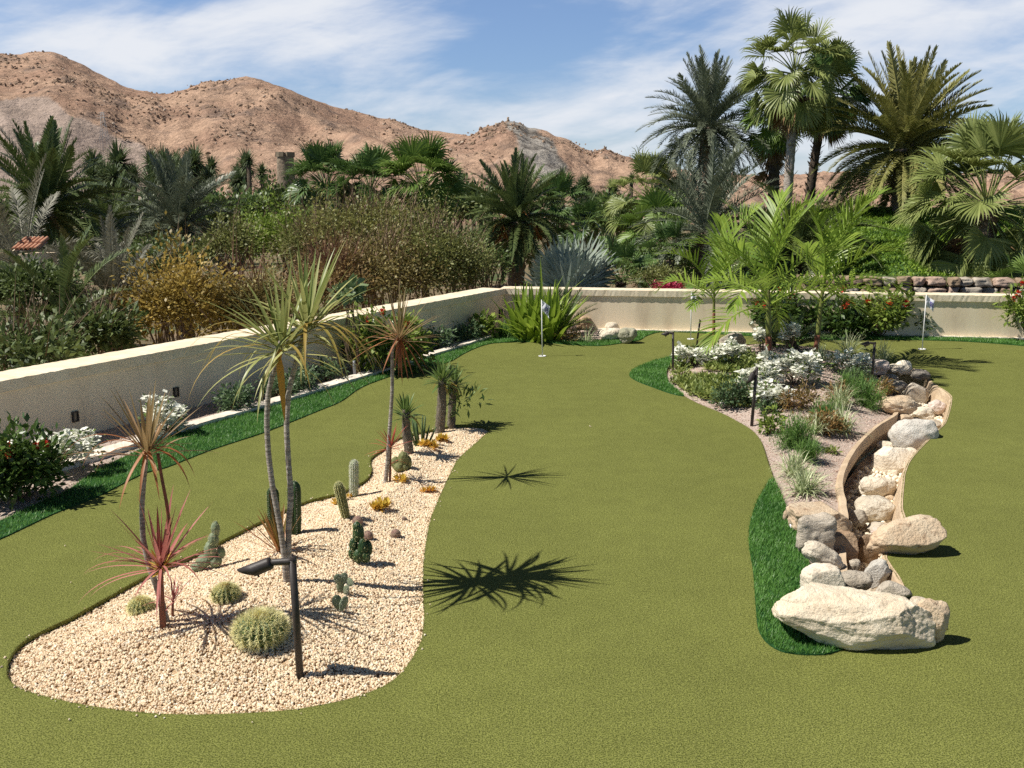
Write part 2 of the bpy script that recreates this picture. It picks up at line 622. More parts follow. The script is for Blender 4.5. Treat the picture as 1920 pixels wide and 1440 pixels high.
def slab(mb, c, dir_, l0, l1, o0, o1, z0, z1, nseg=1, rough=0.0, lean=0.0):
    """a straight bar along dir_ from l0 to l1, from o0 to o1 across (towards the green is +), z0 to z1"""
    n = np.array([dir_[1], -dir_[0]])
    ls = np.linspace(l0, l1, nseg + 1)
    V, Q = [], []
    for i, l in enumerate(ls):
        j = RNG.normal(0, rough, (4, 2)) if rough else np.zeros((4, 2))
        for k, (o, z) in enumerate(((o0, z0), (o1, z0), (o1, z1), (o0, z1))):
            V.append((*(c + dir_ * l + n * (o + j[k, 0])), z + j[k, 1] + lean * (l1 - l)))
        if i:
            a = (i - 1) * 4
            for k in range(4):
                kk = (k + 1) % 4
                Q.append((a + k, a + kk, a + 4 + kk, a + 4 + k))
    e = nseg * 4
    Q += [(0, 3, 2, 1), (e, e + 1, e + 2, e + 3)]
    mb.add(V, Q)


def garden_wall(label, c, dir_, l0, l1, lean, grp=None):
    t = thing("garden_wall", label, "garden wall", (*(c + dir_ * (l0 + l1) / 2), 0), grp)
    mb = MB(); slab(mb, c, dir_, l0, l1, -CAPW + 0.05, -0.026, -2.2, ZT - 0.10, lean=lean)
    mb.build("wall", m_stucco, t, smooth=False)
    mb = MB(); slab(mb, c, dir_, l0, l1, -CAPW, 0.0, ZT - 0.10, ZT, nseg=int((l1 - l0) / 0.04), rough=0.0014, lean=lean)
    mb.build("coping", m_cap, t, smooth=False)
    return t


LW = np.linalg.norm(corner - wstart)
wall_l = garden_wall("long cream plastered garden wall with shaded face beside the cactus gravel bed", wstart, wdir, 0, LW, (ZN - ZT) / (LW - 7.0))
LB = np.linalg.norm(bend - b0)
wall_b = garden_wall("sunlit cream plastered garden wall across the far end of the green", b0, bdir, -0.10, LB, 0)
# kerb along the foot of the left wall
mb = MB()
ka = outline([(-260, 975), (-60, 914), (85, 870), (187, 840), (340, 795), (600, 720), (760, 673), (927, 623)], 0.05, 30, False)
kb = outline([(-260, 992), (-60, 930), (85, 884), (187, 853), (340, 804), (600, 729), (760, 680), (927, 628)], 0.05, 30, False)
ka += RNG.normal(0, .003, ka.shape); kb += RNG.normal(0, .004, kb.shape)
z_ = lambda c, z: np.c_[c, np.full(len(c), z) + RNG.normal(0, .002, len(c))]
ribbon(mb, z_(ka, -.05), z_(ka, .05)); ribbon(mb, z_(ka, .05), z_(kb, .048)); ribbon(mb, z_(kb, .048), z_(kb, -.05))
mb_k = mb.build("kerb", m_kerb, smooth=False)
tag(mb_k, kind='structure')
mb = MB()
slab(mb, b0, bdir, 1.6, LB, -0.04, 0.05, -0.1, 0.03, nseg=200, rough=0.003)
tag(mb.build("kerb", m_kerb, smooth=False), kind='structure')


def wall_niche(px, py, w, h, label, shape='box'):
    """a recessed step light set in the shaded wall face"""
    n = wn
    d = ray(px, py)
    q0 = wstart + wn * -0.026
    o = np.array([0, 0, CAM_Z])
    k = np.dot(q0 - o[:2], n) / np.dot(d[:2], n)
    p = o + d * k
    t = thing("wall_light", label, "wall light", p)
    mb = MB()
    ang = math.atan2(wdir[1], wdir[0])
    f = 0.012
    for dx, dz, sx, sz in ((0, h / 2, w + f, f), (0, -h / 2, w + f, f), (-w / 2, 0, f, h - f), (w / 2, 0, f, h - f)):
        c = np.array([*(p[:2] + wdir * dx + n * 0.006), p[2] + dz])
        box(mb, c, (sx, 0.03, sz), ang)
    mb.build("frame", m_bronze, t, smooth=False)
    mb = MB()
    box(mb, np.array([*(p[:2] + n * 0.001), p[2]]), (w - f, 0.008, h - f), ang)
    mb.build("lens", m_lens, t, smooth=False)


m_bronze = M("dark_bronze", (0.035, 0.028, 0.025), (0.05, 0.04, 0.035), scale=30, rough=0.5, bump=0.1, bscale=200, spec=0.4)
m_lens = M("niche_brown_glass", (0.30, 0.24, 0.17), (0.24, 0.19, 0.13), scale=20, rough=0.5)  # plain brown tones of the lens glass
wall_niche(329, 735, 0.055, 0.09, "small square step light in the shaded wall behind the pale pink dracaena")
wall_niche(140, 781, 0.055, 0.09, "small square step light above the white bougainvillea nearest the camera")
wall_niche(648, 655, 0.13, 0.20, "larger brown rectangular wall niche left of the red flowered bush")
wall_niche(938, 588, 0.10, 0.14, "dark wall light at the far end of the shaded wall by the strap leaved clump")

# ---- the green: one sheet with the beds cut out of it
q_ = [wstart + wn * 0.02, corner + np.array([-0.3, -0.02]), b1 + bn * 0.02, bend + bn * 0.02, np.array([14.0, -3.0]), np.array([-9.0, -3.0])]
GREEN = []
for i in range(6):
    a, b = q_[i], q_[(i + 1) % 6]
    n_ = max(2, int(np.linalg.norm(b - a) / 0.5))
    GREEN += [a + (b - a) * k / n_ for k in range(n_)]
GREEN = np.array(GREEN)
mb = MB()
fill(mb, GREEN, [BED, ISLAND], spacing=0.45, skirt=0.05)
tag(mb.build("putting_green", m_green, smooth=False), kind='structure')


def bed_z(p):
    d = np.minimum(dist_to(p, BED), 1.0)
    s = np.clip(d / 0.75, 0, 1)
    s = s * s * (3 - 2 * s)
    nz = np.array([noise.noise(Vector((q[0] * 2.2, q[1] * 2.2, 4.0))) for q in p])
    return -0.030 + 0.115 * s + 0.018 * nz * np.clip(d / 0.2, 0, 1)


def on(zf, px, py):
    p = P(px, py, 0)
    for _ in range(4):
        p = P(px, py, float(zf(p[None, :2])[0]))
    return p


def onbed(px, py):
    return on(bed_z, px, py)


mb = MB()
fill(mb, BED, [], spacing=0.07, zf=lambda p: bed_z(p) - 0.006)
tag(mb.build("gravel_base", m_bedrock), kind='structure')
NG = int(area(BED) / 0.000076)
g = scatter(BED, NG)
d_ = dist_to(g, BED)
g = g[d_ > 0.008]
mb = MB()
rr = RNG.uniform(0.0045, 0.0095, len(g))
far = np.clip((g[:, 1] - 3.5) / 4, 0, 1)
rr = rr * (1 + 0.12 * far)
pebbles(mb, np.c_[g, bed_z(g) + RNG.uniform(-0.002, 0.005, len(g))], rr, sub=1, jit=0.16, flat=(0.6, 1.05))
tag(mb.build("gravel", m_gravel, smooth=False), kind='stuff')


def pbed_z(p):
    d = np.minimum(dist_to(p, PBED), 1.2)
    s = np.clip(d / 0.7, 0, 1)
    s = s * s * (3 - 2 * s)
    nz = np.array([noise.noise(Vector((q[0] * 2.5, q[1] * 2.5, 9.0))) for q in p])
    return -0.025 + 0.12 * s + 0.02 * nz * np.clip(d / 0.2, 0, 1)


def onpbed(px, py):
    return on(pbed_z, px, py)


mb = MB()
fill(mb, PBED, [], spacing=0.09, zf=pbed_z)
tag(mb.build("planting_bed", m_pinkgravel), kind='structure')
g = scatter(PBED, 15000)
mb = MB()
pebbles(mb, np.c_[g, pbed_z(g) + 0.002], RNG.uniform(0.005, 0.012, len(g)), sub=0 + 1, jit=0.2)
tag(mb.build("fine_gravel", m_pinkstone, smooth=False), kind='stuff')

# ---- the dry stream channel
FLOOR = -0.24


def z2(c, z):
    return np.c_[c, np.full(len(c), z)]


def rough_bank(mb, A, B, z0, z1, rows=7):
    prev = z2(A, z0)
    for r in range(1, rows + 1):
        f = r / rows
        c = A + (B - A) * f
        k = np.array([noise.fractal(Vector((q[0] * 9, q[1] * 9, f * 3)), .8, 2.0, 4) for q in c])[:, None] * (0.012 if r < rows else 0)
        cur = z2(c + k, z0 + (z1 - z0) * f)
        ribbon(mb, prev, cur)
        prev = cur


mb = MB()
nl = offset(chl, -0.036)
jl = np.array([noise.noise(Vector((q[0] * 6, q[1] * 6, 1))) for q in chl])[:, None] * 0.012
ribbon(mb, z2(nl + jl, 0.022), z2(chl + jl, 0.018))
ribbon(mb, z2(chl + jl, 0.018), z2(offset(chl, 0.015) + jl, 0.0))
rough_bank(mb, offset(chl, 0.015) + jl, offset(chl, 0.05), 0.0, FLOOR - 0.03)
ribbon(mb, z2(nl + jl, -0.1), z2(nl + jl, 0.022))
jr = np.array([noise.noise(Vector((q[0] * 7, q[1] * 7, 3))) for q in chr_])[:, None] * 0.02
ribbon(mb, z2(offset(chr_, -0.01), 0.004), z2(offset(chr_, 0.016) + jr, -0.010))
rough_bank(mb, offset(chr_, 0.016) + jr, offset(chr_, 0.075) + jr * 1.6, -0.010, FLOOR - 0.02)
CHAN = np.vstack([chl, chr_[::-1]])
fill(mb, CHAN, [], spacing=0.1, zf=lambda p: np.full(len(p), FLOOR) + np.array([noise.noise(Vector((q[0] * 4, q[1] * 4, 2))) * 0.02 for q in p]))
tag(mb.build("channel", m_channel, smooth=False), kind='structure')
g = scatter(CHAN, 4200)
g = g[dist_to(g, CHAN) > 0.07]
m_pebble = M("pale_pebble", (0.84, 0.77, 0.63), (0.70, 0.60, 0.45), scale=8, rough=0.85, attr=0.8, bump=0.2, bscale=60, spec=0.25)
mb = MB()
pebbles(mb, np.c_[g, FLOOR + RNG.uniform(0.0, 0.035, len(g))], RNG.uniform(0.014, 0.03, len(g)), sub=2, jit=0.05, flat=(0.65, 1.0))
tag(mb.build("pebbles", m_pebble), kind='stuff')

# ---- pink fine gravel strip between fringe and kerb
FR_OUT = [(-330, 1130), (-150, 1072), (0, 1012), (100, 965), (187, 930), (267, 890), (313, 877), (400, 843), (500, 810), (600, 770), (640, 753), (680, 726), (740, 704), (790, 692),
          (840, 680), (873, 662), (907, 648), (940, 643), (1007, 642), (1073, 647), (1123, 649), (1160, 645), (1182, 641), (1200, 638), (1213, 630), (1240, 623), (1290, 624)]
FR_IN = [(-330, 1085), (-150, 1035), (0, 978), (60, 950), (127, 920), (187, 880), (277, 838), (333, 813), (443, 777), (567, 742), (640, 721), (700, 703), (773, 680),
         (853, 653), (907, 638), (933, 634), (973, 634), (1040, 637), (1090, 640), (1150, 637), (1172, 632), (1185, 626), (1200, 621), (1225, 617), (1290, 618)]
fo, fi = outline(FR_OUT, n=5, closed=False), outline(FR_IN, n=5, closed=False)
back_o = outline([(1290, 624), (1350, 627), (1450, 633), (1553, 638), (1640, 637), (1713, 638), (1813, 641), (1920, 649), (2080, 664), (2200, 680)], n=4, closed=False)
back_i = outline([(1290, 617), (1350, 619), (1450, 624), (1547, 629), (1640, 628), (1713, 629), (1813, 632), (1920, 639), (2080, 652), (2200, 665)], n=4, closed=False)
FRINGE_A = np.vstack([fo, back_o[1:], back_i[::-1], fi[::-1][1:]])
FRINGE_B = outline([(1180, 702), (1200, 687), (1240, 674), (1275, 667), (1268, 676), (1256, 686), (1249, 697), (1252, 714), (1266, 729), (1283, 743), (1256, 738), (1225, 727), (1192, 714)], n=4)
FRINGE_C = outline([(1447, 900), (1424, 933), (1408, 975), (1404, 1020), (1412, 1073), (1417, 1140), (1424, 1187), (1453, 1217), (1497, 1228), (1560, 1226), (1600, 1200),
                    (1600, 1150), (1560, 1110), (1525, 1075), (1505, 1030), (1488, 985), (1472, 950), (1460, 920)], n=4)
strip = np.vstack([fi, P(1290, 612)[None, :2], (b0 + bdir * 2.5 + bn * 0.02)[None], (corner + np.array([-0.2, -0.05]))[None], (wstart + wn * 0.08)[None], (wstart + wn * 0.8)[None]])
mb = MB()
fill(mb, strip, [], spacing=0.3, zf=lambda p: np.full(len(p), 0.004), skirt=0.01)
tag(mb.build("gravel_strip", m_pinkgravel, smooth=False), kind='structure')
g = scatter(strip, 9000)
mb = MB()
pebbles(mb, np.c_[g, np.full(len(g), 0.006)], RNG.uniform(0.005, 0.011, len(g)), sub=1, jit=0.2)
tag(mb.build("strip_gravel", m_pinkstone, smooth=False), kind='stuff')

for nm, poly, dens, hh in (("fringe_grass", FRINGE_A, 9000, 0.034), ("fringe_grass", FRINGE_B, 11000, 0.036), ("fringe_grass", FRINGE_C, 20000, 0.036)):
    mb = MB()
    fill(mb, poly, [], spacing=0.25, zf=lambda p: np.full(len(p), 0.008), skirt=0.012)
    tag(mb.build("fringe_base", m_fringe_base, smooth=False), kind='structure')
    n_ = int(area(poly) * dens)
    g = scatter(poly, n_)
    k = RNG.random(n_)
    nz = np.array([noise.noise(Vector((q[0] * 3, q[1] * 3, 7))) for q in g])
    dd = unit(np.c_[RNG.normal(0, .55, (n_, 2)), np.ones(n_)])
    mb = MB()
    blades(mb, np.c_[g, np.full(n_, 0.006)], dd, hh * RNG.uniform(0.45, 1.25, n_), np.clip(0.0022 + g[:, 1] * 0.00035, 0.003, 0.008), 0.35, ns=2, prof='grass',
           a=np.clip(k * 0.8 + nz * 0.5 + 0.1, 0, 1))
    tag(mb.build(nm, m_fringe), kind='stuff')

# ---- the ground beyond the walls: one sheet to the horizon


def ground_z(x, y):
    z = -2.4 - 0.006 * max(y - 40, 0)
    nz = noise.noise(Vector((x * 0.03, y * 0.03, 0)))
    z += nz * 0.8 * min(1, y / 60)
    if y > 60:
        z += 0.9 * noise.noise(Vector((x * 0.01, y * 0.01, 5)))
    # terrace of the green is hidden under it
    return z


xs = np.concatenate([np.linspace(-900, -60, 22), np.linspace(-52, 52, 40), np.linspace(60, 900, 22)])
ys = np.concatenate([np.linspace(-60, 60, 40), np.linspace(70, 1500, 44)])
X, Y = np.meshgrid(xs, ys)
Z = np.array([[ground_z(x, y) for x in xs] for y in ys])
nx, ny = len(xs), len(ys)
mb = MB()
mb.add(np.c_[X.ravel(), Y.ravel(), Z.ravel()], [(j * nx + i, j * nx + i + 1, (j + 1) * nx + i + 1, (j + 1) * nx + i) for j in range(ny - 1) for i in range(nx - 1)])
tag(mb.build("ground", m_soil), kind='structure')
# a far fairway glimpsed between the palms
m_fair = M("fairway_grass", (0.10, 0.17, 0.04), (0.14, 0.20, 0.06), scale=0.2, rough=0.95)
f_ = np.array([Wd(x, y, Y)[:2] for x, y, Y in ((1085, 430, 85), (1180, 430, 80), (1240, 420, 105), (1130, 418, 125), (1060, 424, 110))])
mb = MB(); fill(mb, smooth_curve(f_, 5), [], spacing=3.0, zf=lambda p: np.array([ground_z(*q) + 0.15 for q in p]))
tag(mb.build("fairway", m_fair), kind='structure')
# green bank with groundcover behind the back wall on the right
m_bank = M("groundcover_earth", (0.03, 0.07, 0.012), (0.06, 0.12, 0.02), scale=2.0, rough=0.9, bump=0.6, bscale=12)


def bank_z(x, y):
    fx = min(max((x - 5.0) / 3.2, 0), 1)
    fx = fx * fx * (3 - 2 * fx)
    fy = min(max((y - 18.4) / 6.5, 0), 1)
    fy = fy ** 0.8
    fade = 1 - min(max((y - 27) / 8.0, 0), 1)
    return -2.6 + fx * (3.15 + 1.35 * fy) * (0.35 + 0.65 * fade) + 0.12 * noise.noise(Vector((x * .8, y * .8, 2)))


bx_, by_ = np.linspace(1.0, 26, 60), np.linspace(18.2, 40, 56)
V = [(x, y, bank_z(x, y)) for y in by_ for x in bx_]
nx = len(bx_)
mb = MB()
mb.add(V, [(j * nx + i, j * nx + i + 1, (j + 1) * nx + i + 1, (j + 1) * nx + i) for j in range(len(by_) - 1) for i in range(nx - 1)])
tag(mb.build("bank", m_bank), kind='structure')
m_cover = leaf("groundcover_leaf", (0.09, 0.19, 0.018), (0.30, 0.42, 0.055), transl=0.35)
n_ = 70000
g = np.c_[RNG.uniform(5.8, 13.5, n_), RNG.uniform(18.3, 27.5, n_)]
gz = np.array([bank_z(*q) for q in g])
mb = MB()
nz = np.array([noise.noise(Vector((q[0] * 1.2, q[1] * 1.2, 7))) for q in g])
blades(mb, np.c_[g, gz + RNG.uniform(0, 0.04, n_)], unit(np.c_[RNG.normal(0, 1, (n_, 2)), RNG.uniform(0.3, 1.6, n_)]), RNG.uniform(0.04, 0.10, n_), RNG.uniform(0.025, 0.045, n_), 0.6, ns=2,
       a=np.clip(0.5 + nz * 0.7 + RNG.normal(0, .2, n_), 0, 1))
tag(mb.build("groundcover", m_cover), kind='stuff')

# ---- frayed fibres along the cut edges of the turf, and stones spilled over them
m_fray = leaf("turf_fibre", (0.105, 0.125, 0.022), (0.26, 0.26, 0.07), transl=0.2, rough=0.7)
mb = MB()
for lp in (BED, ISLAND):
    seg = np.vstack([lp, lp[:1]])
    k = 7000
    i = RNG.integers(0, len(lp), k)
    wl = np.linalg.norm(seg[1:] - seg[:-1], axis=1)
    i = RNG.choice(len(lp), k, p=wl / wl.sum())
    q = seg[i] + (seg[i + 1] - seg[i]) * RNG.random((k, 1)) + RNG.normal(0, .003, (k, 2))
    blades(mb, np.c_[q, np.full(k, -.004)], unit(np.c_[RNG.normal(0, .7, (k, 2)), np.ones(k)]), RNG.uniform(.008, .018, k), .0024, .3, ns=1, prof='grass', a=RNG.random(k))
tag(mb.build("turf_edge_fibres", m_fray), kind='stuff')
k = 150
i = RNG.integers(0, len(BED), k)
q = BED[i] + RNG.normal(0, .022, (k, 2))
q = np.vstack([q[~inside(q, BED)], P(1106, 799)[None, :2]])
mb = MB(); pebbles(mb, np.c_[q, np.full(len(q), .004)], RNG.uniform(.004, .008, len(q)), sub=1, jit=.16)
tag(mb.build("spilled_gravel", m_gravel, smooth=False), kind='stuff')

# ---- hills
m_hill = M("desert_hill", (0.45, 0.305, 0.215), (0.35, 0.225, 0.16), scale=0.03, rough=0.95, lo=0.40, hi=0.62, c3=(0.23, 0.165, 0.13), s3=0.07, lo3=0.50, hi3=0.70, bump=0.9, bscale=0.3, bdist=3.0, spec=0.05, detail=10, vary=((0.16, .14), (0.55, .16), (1.6, .12)))
# pale scree and grey rock where the attribute says so
_t = m_hill.node_tree
_b = _t.nodes['Principled BSDF']
_src = _b.inputs['Base Color'].links[0].from_socket
_a = nd(_t, 'ShaderNodeAttribute', attribute_name='v').outputs['Fac']
_pos = nd(_t, 'ShaderNodeNewGeometry').outputs['Position']
_n = nd(_t, 'ShaderNodeTexNoise', i_Scale=0.09, i_Detail=10.0, i_Roughness=0.7)
_t.links.new(_pos, _n.inputs['Vector'])
_pale = mixc(_t, ramp(_t, _n.outputs[0], 0.35, 0.65), (0.46, 0.36, 0.30), (0.33, 0.26, 0.215))
_grey = mixc(_t, ramp(_t, _n.outputs[0], 0.42, 0.58), (0.36, 0.33, 0.29), (0.13, 0.115, 0.10))
_k = mixc(_t, ramp(_t, _a, 0.55, 0.75), _src, _pale)
_k = mixc(_t, ramp(_t, _a, 0.45, 0.25), _k, _grey)
_t.links.new(_k, _b.inputs['Base Color'])

PROF_A = [(-500, 130), (-250, 70), (-120, 62), (0, 85), (40, 97), (90, 103), (130, 96), (165, 100), (200, 118), (230, 136), (280, 165), (335, 176), (370, 171), (420, 153), (480, 153),
          (530, 160), (600, 186), (650, 201), (700, 213), (760, 229), (800, 243), (850, 264), (930, 300), (1020, 340), (1200, 385)]
PROF_B = [(560, 400), (640, 360), (720, 325), (790, 300), (850, 268), (890, 250), (915, 240), (935, 231), (955, 227), (975, 231), (1000, 240), (1030, 252), (1060, 263), (1095, 281), (1110, 284),
          (1125, 278), (1160, 291), (1210, 306), (1250, 319), (1300, 336), (1380, 352), (1520, 372), (1700, 390)]
PROF_C = [(500, 300), (700, 255), (760, 240), (800, 243), (850, 248), (900, 256), (980, 270), (1100, 296), (1200, 315), (1300, 327), (1400, 331), (1480, 328), (1560, 322), (1640, 330), (1750, 326), (1850, 318),
          (1950, 322), (2150, 310), (2400, 330)]
SCRUB = []


def hill(prof, Yr, foot, gul, seed, nu=260, nv=70, zb=-6.0):
    pu, pv = np.array(prof, float).T
    us = np.linspace(pu[0], pu[-1], nu)
    yv = np.interp(us, pu, pv)
    # round the corners of the profile
    ker = np.array([1, 2, 1]) / 4
    yv = np.convolve(np.pad(yv, 1, mode='edge'), ker, mode='valid')
    ss = np.linspace(0, 1.35, nv)
    V, A = [], []
    for u, yr in zip(us, yv):
        top = Wd(u, yr, Yr)
        jag = noise.fractal(Vector((u * 0.03, seed, 0)), 1.0, 2.0, 4) * 1.1
        for s in ss:
            Yd = Yr * (foot + (1 - foot) * s)
            x = (u - 960) / F * Yd / _ct * 1.0
            h = top[2] + jag - zb
            e = (s ** 1.05 if s <= 1 else 1 - (s - 1) * 1.6)
            env = math.sin(PI * min(s, 1.0)) ** 0.8 if s < 1 else 0
            n1 = noise.fractal(Vector((x * 0.012 + seed, Yd * 0.006, seed)), 0.9, 2.1, 5)
            rg = 1 - abs(noise.noise(Vector((x * 0.020 + Yd * 0.010 + seed * 3, Yd * 0.004, seed)))) * 2
            n2 = noise.fractal(Vector((x * 0.09, Yd * 0.06, seed)), 0.8, 2.1, 4)
            z = zb + h * e + env * (gul * (n1 * 0.8 + rg * 0.75 - 0.3) + 1.6 * n2)
            V.append((x, Yd, z))
            A.append(0.5)
    V, A = np.array(V), np.array(A)
    mb = MB()
    mb.add(V, [(i * nv + j, (i + 1) * nv + j, (i + 1) * nv + j + 1, i * nv + j + 1) for i in range(nu - 1) for j in range(nv - 1)])
    # where each vertex lies as seen along the valley, for scree and bare rock
    d = V - np.array([0, 0, CAM_Z])
    depth = d[:, 1] * _ct - d[:, 2] * _st
    qx = 960 + F * d[:, 0] / depth
    qy = 720 - F * (d[:, 1] * _st + d[:, 2] * _ct) / depth
    return mb, V, qx, qy, nu, nv


def scrub_on(V, nu, nv, n, lo=0.1, hi=1.0, rmin=0.6, rmax=1.7, avoid=None):
    G = V.reshape(nu, nv, 3)
    i = RNG.integers(0, nu - 1, n * 2)
    smax = int((nv - 1) / 1.35)
    j = RNG.integers(int(lo * smax), int(hi * smax), n * 2)
    f, g_ = RNG.random((n * 2, 1)), RNG.random((n * 2, 1))
    p = G[i, j] * (1 - f) * (1 - g_) + G[i + 1, j] * f * (1 - g_) + G[i, j + 1] * (1 - f) * g_ + G[i + 1, j + 1] * f * g_
    c = np.array([noise.noise(Vector((q[0] * 0.03, q[1] * 0.03, q[2] * 0.03))) for q in p])
    keep = c + RNG.normal(0, .16, n * 2) > 0.06
    if avoid is not None:
        keep &= ~avoid[(i * nv + j)]
    p = p[keep][:n]
    mbs.append((p, RNG.uniform(rmin, rmax, len(p)) ** 1.0))


mbs = []
mb, V, qx, qy, nu, nv = hill(PROF_A, 520.0, 0.50, 13.0, 3.0)
wob = np.array([noise.fractal(Vector((q[0] * 0.03, q[2] * 0.05, 1)), 0.8, 2.0, 4) for q in V]) * 22
edge = np.minimum(345 - qx, qy - (192 + np.where(qx > 60, np.abs(qx - 60) * 0.42, 0))) + wob
scree = edge > 0
A = 0.5 + 0.45 * np.clip(edge / 14 + 0.5, 0, 1)
mb.A = [A]
tag(mb.build("hills", m_hill), kind='structure')
scrub_on(V, nu, nv, 5200, 0.05, 1.02, 0.2, 1.0, avoid=scree)
mb, V, qx, qy, nu, nv = hill(PROF_B, 370.0, 0.55, 9.0, 8.0)
rock = (qx > 955 + (qy - 230) * 0.15) & (qx < 1010 + (qy - 240) * 0.75) & (qy < 325)
wob = np.array([noise.fractal(Vector((q[0] * 0.06, q[2] * 0.08, 4)), 0.8, 2.0, 4) for q in V]) * 22
edge = np.minimum(np.minimum(qx - (958 + (qy - 230) * 0.15), 1012 + (qy - 240) * 0.75 - qx), 322 - qy) + wob
mb.A = [0.5 - 0.4 * np.clip(edge / 24 + 0.4, 0, 1)]
tag(mb.build("hills", m_hill), kind='structure')
scrub_on(V, nu, nv, 3000, 0.05, 1.0, 0.25, 0.9)
mb, V, qx, qy, nu, nv = hill(PROF_C, 950.0, 0.6, 14.0, 5.0, nv=44)
tag(mb.build("hills", m_hill), kind='structure')
scrub_on(V, nu, nv, 1500, 0.1, 1.0, 1.0, 2.4)
m_outcrop = M("hill_boulder", (0.50, 0.40, 0.31), (0.34, 0.26, 0.20), scale=0.4, rough=0.95, attr=0.7, spec=0.05)
mb = MB()
for p, r in mbs[:2]:
    k = RNG.permutation(len(p))[:1500]
    pebbles(mb, p[k] + RNG.normal(0, 2.5, (len(k), 3)) * [1, 1, 0.1] - [0, 0, 0.15], r[k] * RNG.uniform(.4, 1.0, len(k)), sub=1, flat=(.5, 1.1), jit=.22)
tag(mb.build("hill_rocks", m_outcrop, smooth=False), kind='stuff')
m_scrub = M("desert_scrub", (0.19, 0.14, 0.10), (0.33, 0.23, 0.16), scale=0.05, rough=0.95, attr=0.8, spec=0.05)
mb = MB()
for p, r in mbs:
    pebbles(mb, p, r, sub=1, flat=(0.6, 1.1), jit=0.28)
tag(mb.build("scrub", m_scrub, smooth=False), kind='stuff')

# ================================================================== ROCKS
def rock_mat(name, c1, c2, c3, s=7.0, stretch=None):
    return M(name, c1, c2, scale=s, rough=0.92, c3=c3, s3=s * 3.2, lo3=0.55, hi3=0.75, rnd=0.12, bump=1.0, vary=((3.5, .10),), bscale=s * 6, bdist=0.02, spec=0.18, stretch=stretch, detail=9)


ROCKM = {
    'tan': rock_mat("tan_rock", (0.64, 0.52, 0.37), (0.52, 0.39, 0.26), (0.28, 0.18, 0.11)),
    'pale': rock_mat("pale_rock", (0.78, 0.70, 0.56), (0.66, 0.57, 0.44), (0.52, 0.42, 0.31), 6.0),
    'grey': rock_mat("grey_rock", (0.58, 0.51, 0.41), (0.44, 0.38, 0.30), (0.27, 0.22, 0.17), 9.0, (1, 1, 2.4)),
    'white': rock_mat("white_granite_rock", (0.80, 0.76, 0.67), (0.68, 0.63, 0.55), (0.40, 0.36, 0.31), 14.0),
    'brown': rock_mat("brown_rock", (0.40, 0.29, 0.19), (0.28, 0.19, 0.12), (0.15, 0.10, 0.07)),
    'dark': rock_mat("dark_rock", (0.27, 0.24, 0.20), (0.18, 0.16, 0.14), (0.10, 0.09, 0.08), 9.0, (1, 1, 2.5)),
    'green': rock_mat("grey_green_rock", (0.30, 0.29, 0.20), (0.38, 0.36, 0.28), (0.17, 0.18, 0.11), 8.0),
    'pink': rock_mat("pinkish_rock", (0.72, 0.61, 0.53), (0.60, 0.49, 0.42), (0.40, 0.31, 0.27)),
}


def rock_shape(dims, seed, blocky=0.0, facets=0, rough=1.0, sub=5):
    v, f = ico(sub)
    rs = np.random.default_rng(seed)
    v = v.copy()
    if blocky:
        e = 2.0 + blocky * 4.0
        n = (np.abs(v) ** e).sum(1) ** (1 / e)
        v = v / n[:, None]
    o = Vector(rs.uniform(-50, 50, 3))
    disp = np.array([0.20 * noise.noise(Vector(p) * 1.1 + o) + 0.09 * noise.noise(Vector(p) * 2.6 + o) + 0.034 * rough * noise.noise(Vector(p) * 6 + o)
                     + 0.018 * rough * noise.noise(Vector(p) * 15 + o) - 0.05 * rough * max(0, 0.14 - abs(noise.noise(Vector((p[0] * 1.3, p[1] * 1.3, p[2] * 3.2)) + o * 2))) * 4 for p in v])
    v = v * (1 + disp)[:, None]
    for _ in range(facets):
        n = unit(rs.normal(size=3))
        h = rs.uniform(0.62, 0.85)
        dd = v @ n
        m = dd > h
        v[m] -= np.outer((dd[m] - h) * 0.93, n)
    v = v / np.abs(v).max(0) * (np.array(dims) / 2)
    return v, f


def rot3(v, ax, deg):
    a = R(deg)
    c, s = math.cos(a), math.sin(a)
    x, y, z = v.T
    if ax == 'x':
        return np.c_[x, y * c - z * s, y * s + z * c]
    if ax == 'y':
        return np.c_[x * c + z * s, y, -x * s + z * c]
    return np.c_[x * c - y * s, x * s + y * c, z]


GBOX = dict(channel="boulders laid along the dry stream channel", front="boulders piled at the near end of the channel", back="rocks by the corner of the two walls")


def rock(label, x0, y0, x1, y1, zb, mat, seed, dep=0.8, blocky=0.1, facets=2, roll=0.0, yaw=0.0, rough=1.0, grp='channel', sub=5, name="boulder", sink=0.06):
    """a rock that fills a box of the photograph and rests at height zb"""
    cx, cy = (x0 + x1) / 2, (y0 + y1) / 2
    z = zb + 0.1
    for _ in range(6):
        p = P(cx, cy, z)
        s = mpp(p)
        w, H = (x1 - x0) * s, (y1 - y0) * s
        al = math.atan2(CAM_Z - z, math.hypot(p[0], p[1]))
        d = min(dep * w, 0.82 * H / max(math.sin(al), 0.05))
        h = math.sqrt(max(H * H - (d * math.sin(al)) ** 2, (0.3 * H) ** 2)) / math.cos(al)
        z = zb + h / 2 - sink * h
    v, f = rock_shape((w, d, h), seed, blocky, facets, rough, sub)
    if roll:
        # keep the length along the roll
        k = abs(math.sin(R(roll)))
        v = rot3(v * np.array([1.0, 1.0, max(0.4, 1 - 0.9 * k)]), 'y', roll)
        v = v * np.array([w / np.ptp(v[:, 0]), 1, h / np.ptp(v[:, 2])])
    if yaw:
        v = rot3(v, 'z', yaw)
    mb = MB()
    mb.add(v + p, tris=f)
    o = mb.build(name, ROCKM[mat], None, p - np.array([0, 0, h / 2]))
    return tag(o, label, "rock", GBOX.get(grp))


